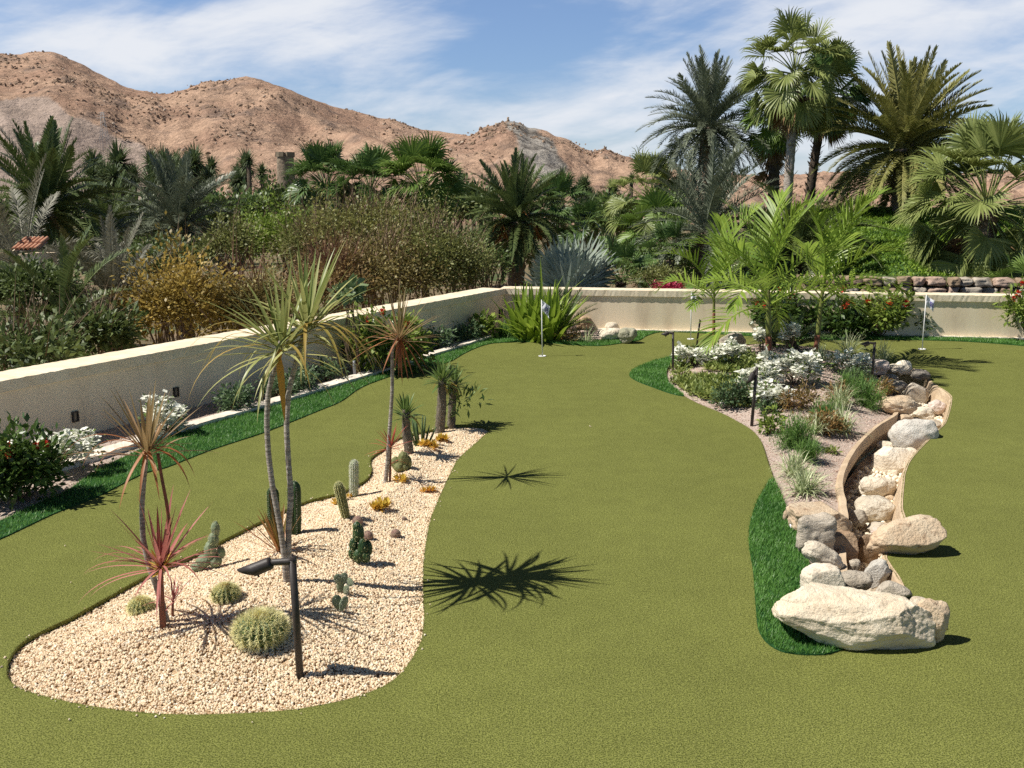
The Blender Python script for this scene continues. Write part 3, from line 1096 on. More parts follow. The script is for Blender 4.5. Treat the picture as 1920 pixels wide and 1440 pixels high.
FL = FLOOR
rock("long rounded pale brown boulder at the channel head behind the path light post", 1597, 672, 1666, 704, 0.0, 'pink', 1, blocky=0.35, facets=0)
rock("small pale stone wedged between the long boulder and the upright one", 1660, 681, 1690, 699, 0.0, 'pale', 2)
rock("smooth upright pale boulder at the far end of the channel", 1679, 674, 1709, 704, -0.03, 'pale', 3, dep=0.7, facets=0, rough=.5)
rock("low tan ledge stone beside the smooth upright boulder", 1702, 690, 1722, 702, -0.02, 'tan', 4)
rock("dark rounded cobble in shadow at the green edge of the channel head", 1707, 692, 1744, 713, 0.0, 'dark', 5, facets=0, blocky=.2)
rock("grey striped stone half shaded below the long boulder", 1650, 700, 1685, 720, -0.12, 'grey', 6)
rock("large flat dark boulder shaded by the palms in the channel head", 1655, 712, 1703, 742, FL + 0.04, 'grey', 7, facets=3)
rock("pointed dark layered rock standing shaded in the channel", 1696, 716, 1740, 762, FL, 'grey', 8, facets=4, dep=.7)
rock("elongated golden tan boulder lying across the curb of the channel", 1651, 741, 1719, 778, -0.02, 'tan', 9, facets=1, dep=.7)
rock("round pinkish white cobble against the far channel bank", 1741, 749, 1773, 778, FL + 0.06, 'pink', 10, facets=0, rough=.5)
rock("half shaded grey boulder between the tan one and the pinkish cobble", 1708, 762, 1752, 796, FL + 0.03, 'pale', 11, facets=1)
rock("short brown rock under the tan boulder beside the curb end", 1671, 776, 1712, 800, -0.12, 'tan', 12, facets=3)
rock("small rough grey stone right of the half shaded boulder", 1738, 786, 1764, 806, FL + 0.06, 'grey', 13, facets=3)
rock("biggest white rounded granite boulder in the middle of the channel", 1670, 784, 1758, 852, -0.16, 'white', 64, facets=0, blocky=.1, rough=.5, dep=.7)
rock("grey granite boulder resting against the front of the biggest white one", 1680, 814, 1738, 852, -0.17, 'white', 15, facets=1, dep=.7, blocky=.2)
rock("small pale rock beside the curb below the big white boulder", 1643, 827, 1686, 857, FL, 'pale', 16, facets=3)
rock("broad angular cream boulder below the big white one", 1638, 838, 1714, 894, FL, 'pale', 17, facets=4, dep=.7)
rock("rounded cream boulder among the white pebbles, upper of two", 1606, 890, 1682, 938, FL + 0.01, 'pale', 18, facets=2, dep=.65)
rock("oval cream boulder among the white pebbles, lower of two", 1600, 930, 1682, 984, FL, 'pale', 19, facets=1, dep=.65)
rock("small grey rock tucked behind the blocky brown boulder", 1590, 955, 1626, 990, FL + 0.05, 'grey', 20, facets=2)
rock("flat grey banded stone behind the long tilted boulder", 1626, 978, 1666, 1002, FL + 0.02, 'grey', 21, facets=3)
rock("small pale stone at the foot of the curb by the pebbles", 1600, 902, 1616, 914, FL + 0.03, 'pale', 22, sub=4)
rock("small cream stone beside the angular cream boulder", 1700, 868, 1728, 888, FL + 0.05, 'pale', 23, sub=4)
rock("half buried tan stone at the foot of the sunlit bank", 1684, 912, 1706, 936, FL + 0.03, 'tan', 24, sub=4)
rock("small white stone between the two cream boulders in the pebbles", 1676, 926, 1694, 944, FL + 0.03, 'white', 25, sub=4)
rock("rough pale stone above the angular cream boulder", 1690, 838, 1722, 862, FL + 0.06, 'pale', 26, facets=3, sub=4)
rock("small tan stone under the half shaded grey boulder", 1706, 782, 1730, 800, FL + 0.06, 'tan', 27, facets=3, sub=4)
# smaller stones lying loose on the pebbles
for k in range(26):
    i_ = int(RNG.integers(12, len(chl) - 16))
    f_ = RNG.uniform(.2, .85)
    q_ = chl[i_] * (1 - f_) + chr_[min(int(i_ / len(chl) * len(chr_)), len(chr_) - 1)] * f_
    r_ = RNG.uniform(.035, .065)
    v, f = rock_shape((r_ * 2.2, r_ * 1.8, r_ * 1.5), 500 + k, .1, 2, .8, 4)
    v = rot3(v, 'z', float(RNG.uniform(0, 180)))
    c_ = np.array([*q_, FL + r_ * .75])
    mb = MB(); mb.add(v + c_, tris=f)
    tag(mb.build("channel_stone", ROCKM[('pale', 'white', 'pink', 'tan')[k % 4]], None, c_ - [0, 0, r_ * .75]), "small loose stone among the pebbles on the channel floor", "stone", "loose stones on the channel floor")
# near pile
F_ = 'front'
rock("large blocky brown boulder at the back of the near pile", 1478, 938, 1597, 1000, 0.0, 'tan', 30, blocky=.7, facets=2, dep=.6, grp=F_)
rock("grey blocky boulder with wavy banding on top of the near pile", 1486, 962, 1564, 1040, 0.0, 'grey', 31, blocky=.8, facets=1, dep=.75, grp=F_)
rock("small orange tinged stone left of the blocky brown boulder", 1468, 956, 1484, 980, 0.0, 'tan', 32, grp=F_, sub=4)
rock("dark brown shaded boulder deep inside the near pile", 1550, 996, 1606, 1070, -0.14, 'brown', 33, blocky=.7, facets=1, dep=.8, grp=F_)
rock("brown rock in shadow under the long tilted boulder", 1605, 1000, 1650, 1062, -0.22, 'brown', 34, facets=2, grp=F_, dep=.5)
rock("pale knobbly boulder slanting down to the right in the near pile", 1501, 1014, 1582, 1071, 0.0, 'pale', 35, facets=2, roll=24, dep=.6, grp=F_)
rock("pale rounded boulder just behind the big front slab on the left", 1502, 1056, 1580, 1124, 0.0, 'pale', 36, facets=2, dep=.8, grp=F_, blocky=.2)
rock("small upright grey cobble in the middle of the near pile", 1589, 1048, 1614, 1082, -0.1, 'grey', 37, facets=0, grp=F_, sub=4)
rock("rounded grey boulder right behind the middle of the big front slab", 1565, 1070, 1637, 1112, -0.02, 'grey', 38, facets=0, dep=.7, grp=F_)
rock("smooth pale boulder leaning to the right behind the big front slab", 1618, 1048, 1668, 1102, -0.1, 'white', 39, facets=1, roll=-28, grp=F_)
rock("dark wedge shaped rock between the big slab and the channel bank", 1640, 1090, 1712, 1130, -0.02, 'grey', 40, facets=4, roll=14, grp=F_, dep=.6)
rock("long tan boulder tilted up over the green right of the channel", 1629, 970, 1768, 1046, -0.02, 'tan', 41, facets=2, roll=-13, dep=.5, blocky=.25, grp=F_)
rock("brown rounded rock against the right end of the front slab", 1715, 1120, 1778, 1208, 0.0, 'tan', 43, facets=1, dep=.7, grp=F_)
rock("small pale stone above the right end of the big front slab", 1706, 1118, 1744, 1142, 0.12, 'pale', 44, grp=F_, sub=4)
# the white plug of a buried light beside the grey blocky boulder
pw = P(1486, 992, 0)
mb = MB()
tube(mb, [pw + [0, 0, z] for z in (-0.02, 0.03, 0.036, 0.04)], [0.022, 0.022, 0.019, 0.010], 14)
tag(mb.build("marker_cap", M("white_plastic", (0.8, 0.8, 0.84), (0.74, 0.74, 0.78), rough=0.4), None, pw), "small white plastic cap on the fringe turf beside the grey blocky boulder", "cap")


def big_slab():
    """the broad pale slab in front: flat sloping top, broken front face, undercut left nose"""
    base = P(1640, 1230, 0)
    s = mpp(base)
    # outline of the top (as x, depth) and of the foot, in metres about the middle
    p = P(1597, 1200, 0.0)
    n = 220
    v, f = ico(6)
    v = v.copy()
    e = 9.0
    v = v / ((np.abs(v) ** e).sum(1) ** (1 / e))[:, None]
    w, d, h = 300 * s, 0.30, 0.25
    # flat broken faces: planes (normal, distance) in a box of half size one
    for nrm, dist in (((0, -.35, 1), .98), ((.10, .25, 1), .97), ((-1, -.25, -.75), 1.32), ((-1, .3, .35), 1.02), ((1, -.55, .18), 1.03), ((.95, .2, .55), 1.16), ((-.45, -1, -.55), 1.42), ((.25, -1, .22), 1.03),
                      ((-.1, -1, .75), 1.20), ((.7, -1, -.5), 1.34), ((-.8, -.5, .8), 1.30)):
        nv = np.array(nrm, float)
        L = np.linalg.norm(nv)
        nv, hh = nv / L, dist / L
        dd = v @ nv
        m = dd > hh
        v[m] -= np.outer((dd[m] - hh) * 1.0, nv)
    V = v * np.array([w / 2, d / 2, h / 2])
    V[:, 2] -= 0.016 * V[:, 0] / (w / 2) - 0.03 * np.clip(-v[:, 0] - .45, 0, 1)
    nn_ = unit(v)
    disp = np.array([0.011 * noise.noise(Vector(q) * 5 + Vector((3, 8, 1))) + 0.007 * noise.noise(Vector((q[0] * 9, q[1] * 9, q[2] * 26))) - 0.010 * max(0, .10 - abs(noise.noise(Vector((q[0] * 5 + 9, q[1] * 5, q[2] * 11))))) * 8
                     + 0.004 * noise.noise(Vector(q) * 45) + 0.003 * noise.noise(Vector(q) * 95) for q in V])
    V = V + nn_ * disp[:, None]
    V = rot3(V, 'z', -8)
    V[:, 2] -= V[:, 2].min() + 0.01
    mb = MB()
    mb.add(V + p, tris=f)
    o = mb.build("boulder", M("pale_slab_rock", (0.82, 0.72, 0.55), (0.72, 0.60, 0.44), scale=6, rough=0.95, c3=(0.50, 0.38, 0.24), s3=16, lo3=0.58, hi3=0.8, bump=0.8, bscale=45, bdist=0.02, spec=0.12, detail=10), None, p)
    tag(o, "broad pale cream stone slab at the very front of the near pile", "rock", GBOX['front'])


big_slab()
rock("upright brown rounded rock against the far wall behind the strap leaved clump", 1078, 591, 1110, 620, 0.0, 'brown', 50, facets=1, grp='back')
rock("grey green boulder sitting on the far edge of the green", 1158, 612, 1196, 645, 0.0, 'green', 51, facets=1, grp='back', dep=.9)
rock("pale tan boulder touching the left side of the grey green one", 1121, 613, 1166, 639, 0.0, 'pale', 52, facets=1, grp='back')
rock("cream stone behind the pale tan boulder under the sea grape", 1133, 603, 1160, 620, 0.0, 'pale', 53, facets=2, grp='back', sub=4)
rock("small pinkish stone left of the brown rock by the far wall", 1058, 603, 1082, 620, 0.0, 'pink', 54, facets=2, grp='back', sub=4)
rock("grey tan boulder behind the white flowers at the back of the planted bed", 1343, 622, 1399, 668, 0.0, 'grey', 55, facets=2, grp=None, dep=.7)
rock("small round white cobble at the edge of the bed near the drooping path light", 1347, 752, 1362, 764, 0.0, 'white', 56, facets=0, grp=None, sub=4)

# ================================================================== LAMPS, FLAGS
LAMPG = "bronze path lights in the beds"


def path_light(label, bx, by, tx, ty, hx, hy, zf, r=0.0165, head=0.17, arm=None, hr=0.027):
    b = on(zf, bx, by)
    top = Wd(tx, ty, b[1] + (0.0))
    Yh = b[1]
    he = Wd(hx, hy, Yh)
    t = thing("path_light", label, "path light", b, LAMPG)
    mb = MB()
    tube(mb, [b - [0, 0, .06], b + (top - b) * 0.5, top], [r, r, r], 16)
    mb.build("post", m_bronze, t)
    mb = MB()
    ax = he - top
    L = np.linalg.norm(ax)
    u = ax / L
    k1 = top + u * L * 0.40 + np.array([0, 0, 0.016])
    tube(mb, [top - u * r * 1.0 + [0, 0, -0.006], top + u * 0.02 + [0, 0, -0.001], k1 - u * 0.01, k1], [r * .98, r * .95, r * .92, r * .7], 14)
    mb.build("arm", m_bronze, t)
    # the shade: a tube cut off at a slant, open below
    mb = MB()
    d = unit(he - k1)
    ns = 24
    ang = np.arange(ns) / ns * 2 * PI
    side = unit(np.cross(d, [0, 0, 1]))
    upv = np.cross(side, d)
    hl = np.linalg.norm(he - k1)
    rings = []
    for s_, rr, cut in ((-0.004, hr * .55, 0), (0.0, hr * .92, 0), (0.008, hr, 0), (hl * .55, hr * 1.03, 0), (hl * 0.72, hr * 1.04, 1), (hl * 0.70, hr * .86, 1), (hl * .3, hr * .84, 0)):
        c = k1 + d * s_
        ring = c + (np.cos(ang)[:, None] * side + np.sin(ang)[:, None] * upv) * rr
        if cut:
            ring = ring + d * (np.sin(ang)[:, None] * hl * 0.27)
        rings.append(ring)
    V = np.vstack(rings)
    Q = [(i * ns + j, i * ns + (j + 1) % ns, (i + 1) * ns + (j + 1) % ns, (i + 1) * ns + j) for i in range(len(rings) - 1) for j in range(ns)]
    V = np.vstack([V, k1 - d * 0.004, k1 + d * hl * .3])
    m_ = len(rings) * ns
    T = [(m_, (j + 1) % ns, j) for j in range(ns)] + [(m_ + 1, (len(rings) - 1) * ns + j, (len(rings) - 1) * ns + (j + 1) % ns) for j in range(ns)]
    mb.add(V, Q, T)
    hd = mb.build("shade", m_bronze, t)
    mb = MB()
    sc_ = k1 + d * hl * 0.5 - upv * hr * 1.02
    tube(mb, [sc_, sc_ - upv * 0.012], [0.005, 0.004], 8)
    o = mb.build("screw", m_bronze, None)
    o.parent = hd
    o.data.transform(__import__('mathutils').Matrix.Translation(-Vector(hd.matrix_basis.translation) - Vector(t.location)))
    return t


path_light("tall bronze path light standing in the near end of the cream gravel", 563, 1268, 548, 1050, 449, 1079, bed_z, r=0.0175, hr=0.030)
path_light("bronze path light at the tip of the fringe turf by the planted bed", 1262, 700, 1262, 624, 1240, 630, pbed_z, r=0.015, hr=0.026)
path_light("bronze path light with its shade hanging straight down beside the post", 1409, 799, 1419, 690, 1403, 722, pbed_z, r=0.016, hr=0.027)
path_light("bronze path light beside the rocks at the far head of the channel", 1634, 727, 1640, 643, 1613, 649, pbed_z, r=0.015, hr=0.027)
path_light("leaning bronze path light with a short round head behind the white flowers", 1305, 655, 1312, 605, 1313.5, 600, pbed_z, r=0.014, hr=0.022)
gp = P(665, 708, 0)
mb = MB()
tube(mb, [gp - [0, 0, .05], gp + [0, 0, .17], gp + [0, 0, .215]], [0.018, 0.018, 0.017], 12)
tag(mb.build("metal_stake", M("grey_metal", (0.25, 0.26, 0.28), (0.32, 0.33, 0.35), rough=0.5), None, gp), "short plain grey metal stake at the kerb below the brown niche", "stake")

m_pole = M("white_flag_pole", (0.80, 0.79, 0.76), (0.74, 0.73, 0.70), rough=0.4)
m_flag = M("white_flag_cloth", (0.80, 0.81, 0.86), (0.74, 0.75, 0.82), rough=0.8, transl=0.35, scale=20)
m_mark = M("flag_violet_mark", (0.16, 0.14, 0.42), (0.20, 0.18, 0.48), rough=0.8, scale=30, transl=0.3)
m_cup = M("white_cup_rim", (0.8, 0.8, 0.78), (0.7, 0.7, 0.68), rough=0.5)


def flag(label, bx, by, tx, ty, fw, fh, seed):
    b = P(bx, by, 0)
    s = mpp(b)
    top = Wd(tx, ty, b[1])
    t = thing("golf_flag", label, "golf flag", b, "practice flags standing in the holes of the green")
    mb = MB()
    tube(mb, [b, b + (top - b) * 0.5, top], [0.0085, 0.008, 0.0065], 10)
    mb.build("pole", m_pole, t)
    mb = MB()
    ns = 24
    ang = np.arange(ns) / ns * 2 * PI
    V = np.vstack([np.c_[np.cos(ang) * r_, np.sin(ang) * r_, np.full(ns, z_)] + b for r_, z_ in ((0.056, 0.003), (0.055, 0.010), (0.046, 0.010), (0.046, -0.03), (0.0, -0.03))])
    mb.add(V, [(i * ns + j, i * ns + (j + 1) % ns, (i + 1) * ns + (j + 1) % ns, (i + 1) * ns + j) for i in range(4) for j in range(ns)])
    mb.build("cup", m_cup, t)
    # limp cloth with folds, hanging from the pole top
    nu, nv = 26, 22
    w, h = fw * s, fh * s
    rs = np.random.default_rng(seed)

    def cloth(u, v):
        x = u * w
        sag = (u ** 1.25) * h * 0.62
        z = top[2] - 0.015 - v * h * 0.62 * (1 - 0.30 * u) - sag * (0.55 + 0.45 * v)
        y = 0.030 * u * math.sin(u * 7.5 + v * 2.2 + seed) + 0.012 * math.sin(v * 6 + u * 4)
        xx = top[0] + (b[0] - top[0]) * (top[2] - z) / max(top[2] - b[2], .01)
        return np.array([xx + x * (0.92 + 0.08 * math.sin(v * 5 + seed)), top[1] + y, z])
    V = np.array([cloth(i / (nu - 1), j / (nv - 1)) for j in range(nv) for i in range(nu)])
    Q = [(j * nu + i, j * nu + i + 1, (j + 1) * nu + i + 1, (j + 1) * nu + i) for j in range(nv - 1) for i in range(nu - 1)]
    mb = MB(); mb.add(V, Q)
    c = mb.build("flag_cloth", m_flag, t)
    # the violet crest: a ring with a bar, following the cloth a hair in front of it
    mb = MB()
    for (u0, u1, v0, v1) in ((0.50, 0.82, 0.30, 0.40), (0.50, 0.60, 0.40, 0.66), (0.74, 0.84, 0.40, 0.66), (0.50, 0.84, 0.66, 0.76), (0.63, 0.70, 0.46, 0.60)):
        g_ = 5
        W_ = np.array([cloth(u0 + (u1 - u0) * i / g_, v0 + (v1 - v0) * j / g_) - [0, 0.003, 0] for j in range(g_ + 1) for i in range(g_ + 1)])
        mb.add(W_, [(j * (g_ + 1) + i, j * (g_ + 1) + i + 1, (j + 1) * (g_ + 1) + i + 1, (j + 1) * (g_ + 1) + i) for j in range(g_) for i in range(g_)])
    k = mb.build("crest", m_mark, None)
    k.parent = c
    k.data.transform(__import__('mathutils').Matrix.Translation(-Vector(t.location)))
    return t


flag("white golf flag nearest the strap leaved clump in the middle of the green", 1017, 668, 1015.5, 562, 15, 31, 1)
flag("white golf flag mostly hidden by the palms, near the leaning path light", 1295, 636, 1296.5, 545, 9, 28, 2)
flag("white golf flag on the open far part of the green beyond the channel rocks", 1729, 655, 1737, 552, 17, 30, 3.0 and 4)
# dark hole cups without flags show only their rims; a few pale specks of gravel lie on the turf
mb = MB()
sp = np.array([P(x, y, 0.006) for x, y in ((1106, 799), (1108, 800), (845, 915), (473, 1354), (130, 1349), (122, 1023), (133, 1092), (852, 883))])
pebbles(mb, sp, np.full(len(sp), 0.006), sub=1)
tag(mb.build("stray_gravel", m_gravel, smooth=False), kind='stuff')

# ================================================================== PLANT BUILDERS
def fib(n, lo, hi, jit=8, seed=0):
    """golden-angle azimuths and elevations falling from hi to lo (radians)"""
    rs = np.random.default_rng(seed)
    i = np.arange(n)
    az = i * 2.39996 + rs.normal(0, .25, n)
    el = R(hi) + (R(lo) - R(hi)) * (i / max(n - 1, 1)) + rs.normal(0, R(jit), n)
    return az, np.clip(el, R(-85), R(88))


def dirs(az, el):
    return np.c_[np.cos(az) * np.cos(el), np.sin(az) * np.cos(el), np.sin(el)]


def rosette(mb, c, n, L, W, hi=85, lo=-20, droop=0.6, ns=7, seed=0, fold=0.3, prof='strap', amap=(0, 1), stiff=True, lean=(0, 0, 0), spread=0.02, jl=0.2):
    az, el = fib(n, lo, hi, 9, seed)
    d = unit(dirs(az, el) + np.array(lean))
    t = np.arange(n) / max(n - 1, 1)
    LL = L * (1 - 0.25 * (t < .12)) * RNG.uniform(1 - jl, 1 + jl * .4, n)
    dr = droop * (0.25 + 0.9 * np.cos(el)) * RNG.uniform(.5, 1.4, n)
    base = np.asarray(c) + dirs(az, np.zeros(n)) * spread - np.array([0, 0, 1]) * (t * spread * 4)[:, None]
    blades(mb, base, d, LL, W * RNG.uniform(.8, 1.15, n), dr, ns=ns, prof=prof, fold=fold, a=np.clip(amap[0] + (amap[1] - amap[0]) * t + RNG.normal(0, .12, n), 0, 1), dpow=1.2)


def shrub_leaves(mb, c, rad, ncl, per, ll, lw, seed=0, flat=0.3, shell=0.35, clr=0.28, prof='leaf', droop=0.5, a0=0.0, cut=True, up=0.5, ns=2, bmp=0.45):
    """leaf clumps spread through a rounded volume; returns the clump centres"""
    rs = np.random.default_rng(seed)
    c, rad = np.asarray(c, float), np.asarray(rad, float)
    u = unit(rs.normal(size=(ncl, 3)))
    if cut:
        u[:, 2] = np.abs(u[:, 2]) * 1.0 - flat
        u = unit(u)
    r = rs.uniform(shell, 1.0, ncl) ** 0.7
    bump = np.array([1 + bmp * noise.noise(Vector(q) * 1.7 + Vector((seed, 0, 0))) for q in u])
    cc = c + u * (r * bump)[:, None] * rad
    N = ncl * per
    k = np.repeat(np.arange(ncl), per)
    sc = float(np.mean(rad)) * clr
    off = rs.normal(0, 1, (N, 3)) * sc
    base = cc[k] + off
    d = unit(off / max(sc, 1e-6) * 0.5 + u[k] * 0.5 + rs.normal(0, .6, (N, 3)) + np.array([0, 0, up]))
    a = np.clip(rs.normal(0.5, .22, N) + (rs.normal(0, .2, ncl))[k] + a0, 0, 1)
    blades(mb, base, d, ll * rs.uniform(.6, 1.2, N), lw * rs.uniform(.7, 1.2, N), droop, ns=ns, prof=prof, a=a, roll=rs.normal(0, .6, N))
    return cc


def stems(mb, base, tips, r=0.006, ns=5, seed=0, wob=0.08):
    rs = np.random.default_rng(seed)
    base = np.asarray(base, float)
    for t in tips:
        L = np.linalg.norm(t - base)
        m = base * 0.45 + t * 0.55 + np.array([0, 0, .1 * L]) + rs.normal(0, wob, 3) * L
        m[:2] = base[:2] * .6 + t[:2] * .4 + rs.normal(0, wob, 2) * L
        P_ = [base + (m - base) * .0, base * .5 + m * .5 + rs.normal(0, wob * .4, 3) * L, m, m * .5 + t * .5 + rs.normal(0, wob * .3, 3) * L, t]
        tube(mb, P_, [r, r * .85, r * .7, r * .5, r * .3], ns)


def shrub(name, label, cat, base, c, rad, ncl, per, ll, lw, mleaf, seed=0, group=None, mstem=None, nstem=10, sr=0.008, flowers=None, **k):
    t = thing(name, label, cat, base, group)
    mb = MB()
    cc = shrub_leaves(mb, c, rad, ncl, per, ll, lw, seed, **k)
    mb.build("leaves", mleaf, t)
    mb = MB()
    stems(mb, np.asarray(base) - [0, 0, .03], cc[:nstem], sr, 5, seed)
    mb.build("stem", mstem or m_twig, t)
    if flowers:
        for f in flowers:
            f(t, cc)
    return t


# ---- palm leaves, each returned as a mesh that starts at the origin and grows along +X
def pinnate_mesh(name, m, L, n, ll, lw, th0, droop, seed, vee=35, pet=0.12, ldroop=0.5, phi=(68, 28), seg=3, rw=0.02, mrib=None, plume=0.0, dpow=1.3, apart=0.0):
    rs = np.random.default_rng(seed)
    ts = np.linspace(0, 1, 22)
    th = R(th0) - R(droop) * ts ** dpow
    st = L / 21
    px = np.concatenate([[0], np.cumsum(np.cos(th[:-1]) * st)])
    pz = np.concatenate([[0], np.cumsum(np.sin(th[:-1]) * st)])
    bend = rs.normal(0, .06) * L * ts ** 2
    path = np.c_[px, bend, pz]
    mb = MB()
    tt = np.repeat(np.linspace(pet, 0.995, n), 2) + rs.uniform(-.5, .5, 2 * n) * (1 - pet) / n * .6
    tt = np.clip(tt, 0, 1)
    side = np.tile([1, -1], n).astype(float)
    base = np.c_[np.interp(tt, ts, path[:, 0]), np.interp(tt, ts, path[:, 1]), np.interp(tt, ts, path[:, 2])]
    tha = np.interp(tt, ts, th)
    tan = np.c_[np.cos(tha), np.zeros(2 * n), np.sin(tha)]
    nrm = np.c_[-np.sin(tha), np.zeros(2 * n), np.cos(tha)]
    u = (tt - pet) / (1 - pet)
    ph = R(phi[0]) + (R(phi[1]) - R(phi[0])) * u + rs.normal(0, .07, 2 * n)
    ve = R(vee) + rs.normal(0, .12 + plume, 2 * n)
    dv = np.cos(ph)[:, None] * tan + np.sin(ph)[:, None] * (side[:, None] * np.array([0, 1, 0]) * np.cos(ve)[:, None] + nrm * np.sin(ve)[:, None])
    ln = ll * np.clip(np.sin(PI * (0.10 + 0.86 * u)) ** 0.6, .15, 1) * rs.uniform(.88, 1.08, 2 * n)
    sv = np.cross(dv, nrm) * 1.0
    blades(mb, base, dv, ln, lw, ldroop, ns=seg, prof='strap', up=(0, 0, 1), a=np.clip(rs.normal(0.45, .16, 2 * n) + rs.normal(0, .1), 0, 1), sidev=np.cross(dv, nrm), dpow=1.3)
    w = rw * (1 - 0.85 * ts) / 2 + 0.0015
    tube(mb, path, w, 4, a=0.95, caps=False)
    return mb.mesh(name, m)


def fan_mesh(name, m, pl, Rr, n, span, th0, seed, pdroop=25, tipdroop=1.4, cup=0.18, tilt=-35, pw=0.02, split=0.55, stiff=False, a0=0.0):
    """a fan leaf: a stalk and pleated segments joined in their inner part, with drooping tips"""
    rs = np.random.default_rng(seed)
    ts = np.linspace(0, 1, 8)
    th = R(th0) - R(pdroop) * ts ** 1.4
    px = np.concatenate([[0], np.cumsum(np.cos(th[:-1]))]) * pl / 7
    pz = np.concatenate([[0], np.cumsum(np.sin(th[:-1]))]) * pl / 7
    path = np.c_[px, np.zeros(8), pz]
    mb = MB()
    tube(mb, path, pw * (1 - .5 * ts) / 2, 5, a=0.95, caps=False)
    hub = path[-1]
    ta = th[-1] + R(tilt) * .6
    tx = np.array([math.cos(ta), 0, math.sin(ta)])
    sy = np.array([0, 1.0, 0])
    nz = np.array([-math.sin(ta), 0, math.cos(ta)])
    al = np.linspace(-R(span) / 2, R(span) / 2, n) + rs.normal(0, .012, n)
    twist = rs.normal(0, .3)
    d = np.cos(al)[:, None] * tx + np.sin(al)[:, None] * sy
    d = unit(d + nz * (cup * (0.4 + 1.2 * np.abs(np.sin(al)))[:, None] + twist * np.sin(al)[:, None] + rs.normal(0, .03, (n, 1))))
    ln = Rr * (0.80 + 0.20 * np.cos(al * .8)) * rs.uniform(.93, 1.05, n)
    wd = 2 * Rr * split * math.tan(R(span) / n / 2) * 1.25
    sv = np.cross(nz, d)
    # pleats: neighbours fold up and down in turn
    pl_ = np.where(np.arange(n) % 2 == 0, 1, -1) * 0.28
    sv = unit(unit(sv) + nz * pl_[:, None])
    dr = np.full(n, tipdroop) * rs.uniform(.6, 1.4, n)
    blades(mb, np.repeat(hub[None], n, 0), d, ln, wd, 0 if stiff else dr, ns=5, prof='fan', a=np.clip(rs.normal(0.42, .14, n) + a0, 0, 1), sidev=sv, dpow=4.0)
    return mb.mesh(name, m)


LIB = {}


def leaf_obj(mesh, name, root, loc, az, sc, tiltx=0.0, tilty=0.0):
    o = bpy.data.objects.new(name, mesh)
    COL.objects.link(o)
    o.parent = root
    o.location = tuple(loc)
    o.rotation_euler = (tiltx, tilty, az)
    o.scale = (sc, sc, sc)
    return o


def library(key, make, classes, nvar=2):
    LIB[key] = [[make(c, v) for v in range(nvar)] for c in range(len(classes))]


def crown(root, loc, key, n, hi, lo, classes, sc, seed, partname, jit=7, azlim=None, rise=0.10):
    """fronds around a crown, each a part of its own; the meshes come in classes by elevation"""
    az, el = fib(n, lo, hi, jit, seed)
    cl = np.array(classes, float)
    rs = np.random.default_rng(seed + 5)
    for i in range(n):
        e = math.degrees(el[i])
        ci = int(np.argmin(np.abs(cl - e)))
        vr = LIB[key][ci]
        me = vr[rs.integers(len(vr))]
        l = Vector(loc) + Vector((math.cos(az[i]), math.sin(az[i]), 0)) * 0.06 * sc + Vector((0, 0, -rise * sc * (i / n)))
        leaf_obj(me, partname, root, l, az[i], sc * rs.uniform(.85, 1.10), rs.normal(0, .2), rs.normal(0, .11))


def trunk_mesh(mb, base, top, r0, r1, seed=0, bend=0.0, ns=14, rings=36, ring_amp=0.06, flare=0.25):
    rs = np.random.default_rng(seed)
    base, top = np.asarray(base, float), np.asarray(top, float)
    ts = np.linspace(0, 1, rings)
    side = unit(rs.normal(size=3) * [1, .4, 0])
    pts = base + (top - base) * ts[:, None] + side * (np.sin(ts * PI) * bend)[:, None]
    r = r0 + (r1 - r0) * ts + flare * r0 * np.exp(-ts * 9)
    r = r * (1 + ring_amp * np.where(np.arange(rings) % 2 == 0, 1, -1))
    tube(mb, pts, r, ns, rib=lambda a, t: 1 + 0.05 * np.cos(a * 5 + t * 30))
    return pts, r


def boots(mb, pts, r, n, L, W, seed, el=50, lo=0.0, hi=1.0):
    """old leaf bases standing off a trunk"""
    rs = np.random.default_rng(seed)
    t = rs.uniform(lo, hi, n)
    az = np.arange(n) * 2.39996
    idx = t * (len(pts) - 1)
    b = np.c_[[np.interp(idx, np.arange(len(pts)), pts[:, k]) for k in range(3)]].T
    rr = np.interp(idx, np.arange(len(r)), r)
    dv = dirs(az, np.full(n, R(el)) + rs.normal(0, .2, n))
    blades(mb, b + dirs(az, np.zeros(n)) * (rr * .9)[:, None], dv, L * rs.uniform(.5, 1.2, n), W, 0.1, ns=2, prof='strap', a=rs.random(n), fold=.4)


m_twig = M("brown_twig", (0.13, 0.085, 0.05), (0.20, 0.14, 0.09), scale=20, rough=0.9)
m_bark_grey = M("ringed_grey_bark", (0.40, 0.36, 0.31), (0.22, 0.19, 0.16), scale=1.0, rough=0.9, stretch=(6, 6, 75), lo=0.42, hi=0.58, bump=0.6, bscale=1.2, bdist=0.01)
m_bark_palm = M("palm_bark", (0.17, 0.12, 0.08), (0.27, 0.21, 0.155), scale=9, rough=0.95, bump=0.8, bscale=25, bdist=0.03, stretch=(1, 1, 2.2))
m_bark_pale = M("pale_palm_bark", (0.30, 0.25, 0.20), (0.48, 0.42, 0.36), scale=9, rough=0.95, bump=0.8, bscale=25, bdist=0.03, stretch=(1, 1, 2.2))
m_bark_dark = M("dark_palm_bark", (0.055, 0.042, 0.032), (0.11, 0.08, 0.055), scale=9, rough=0.95, bump=0.8, bscale=25, bdist=0.03)
m_thatch = leaf("dry_fan_thatch", (0.16, 0.085, 0.035), (0.34, 0.22, 0.11), transl=0.15, rough=0.8)

LG[0] = 1.5
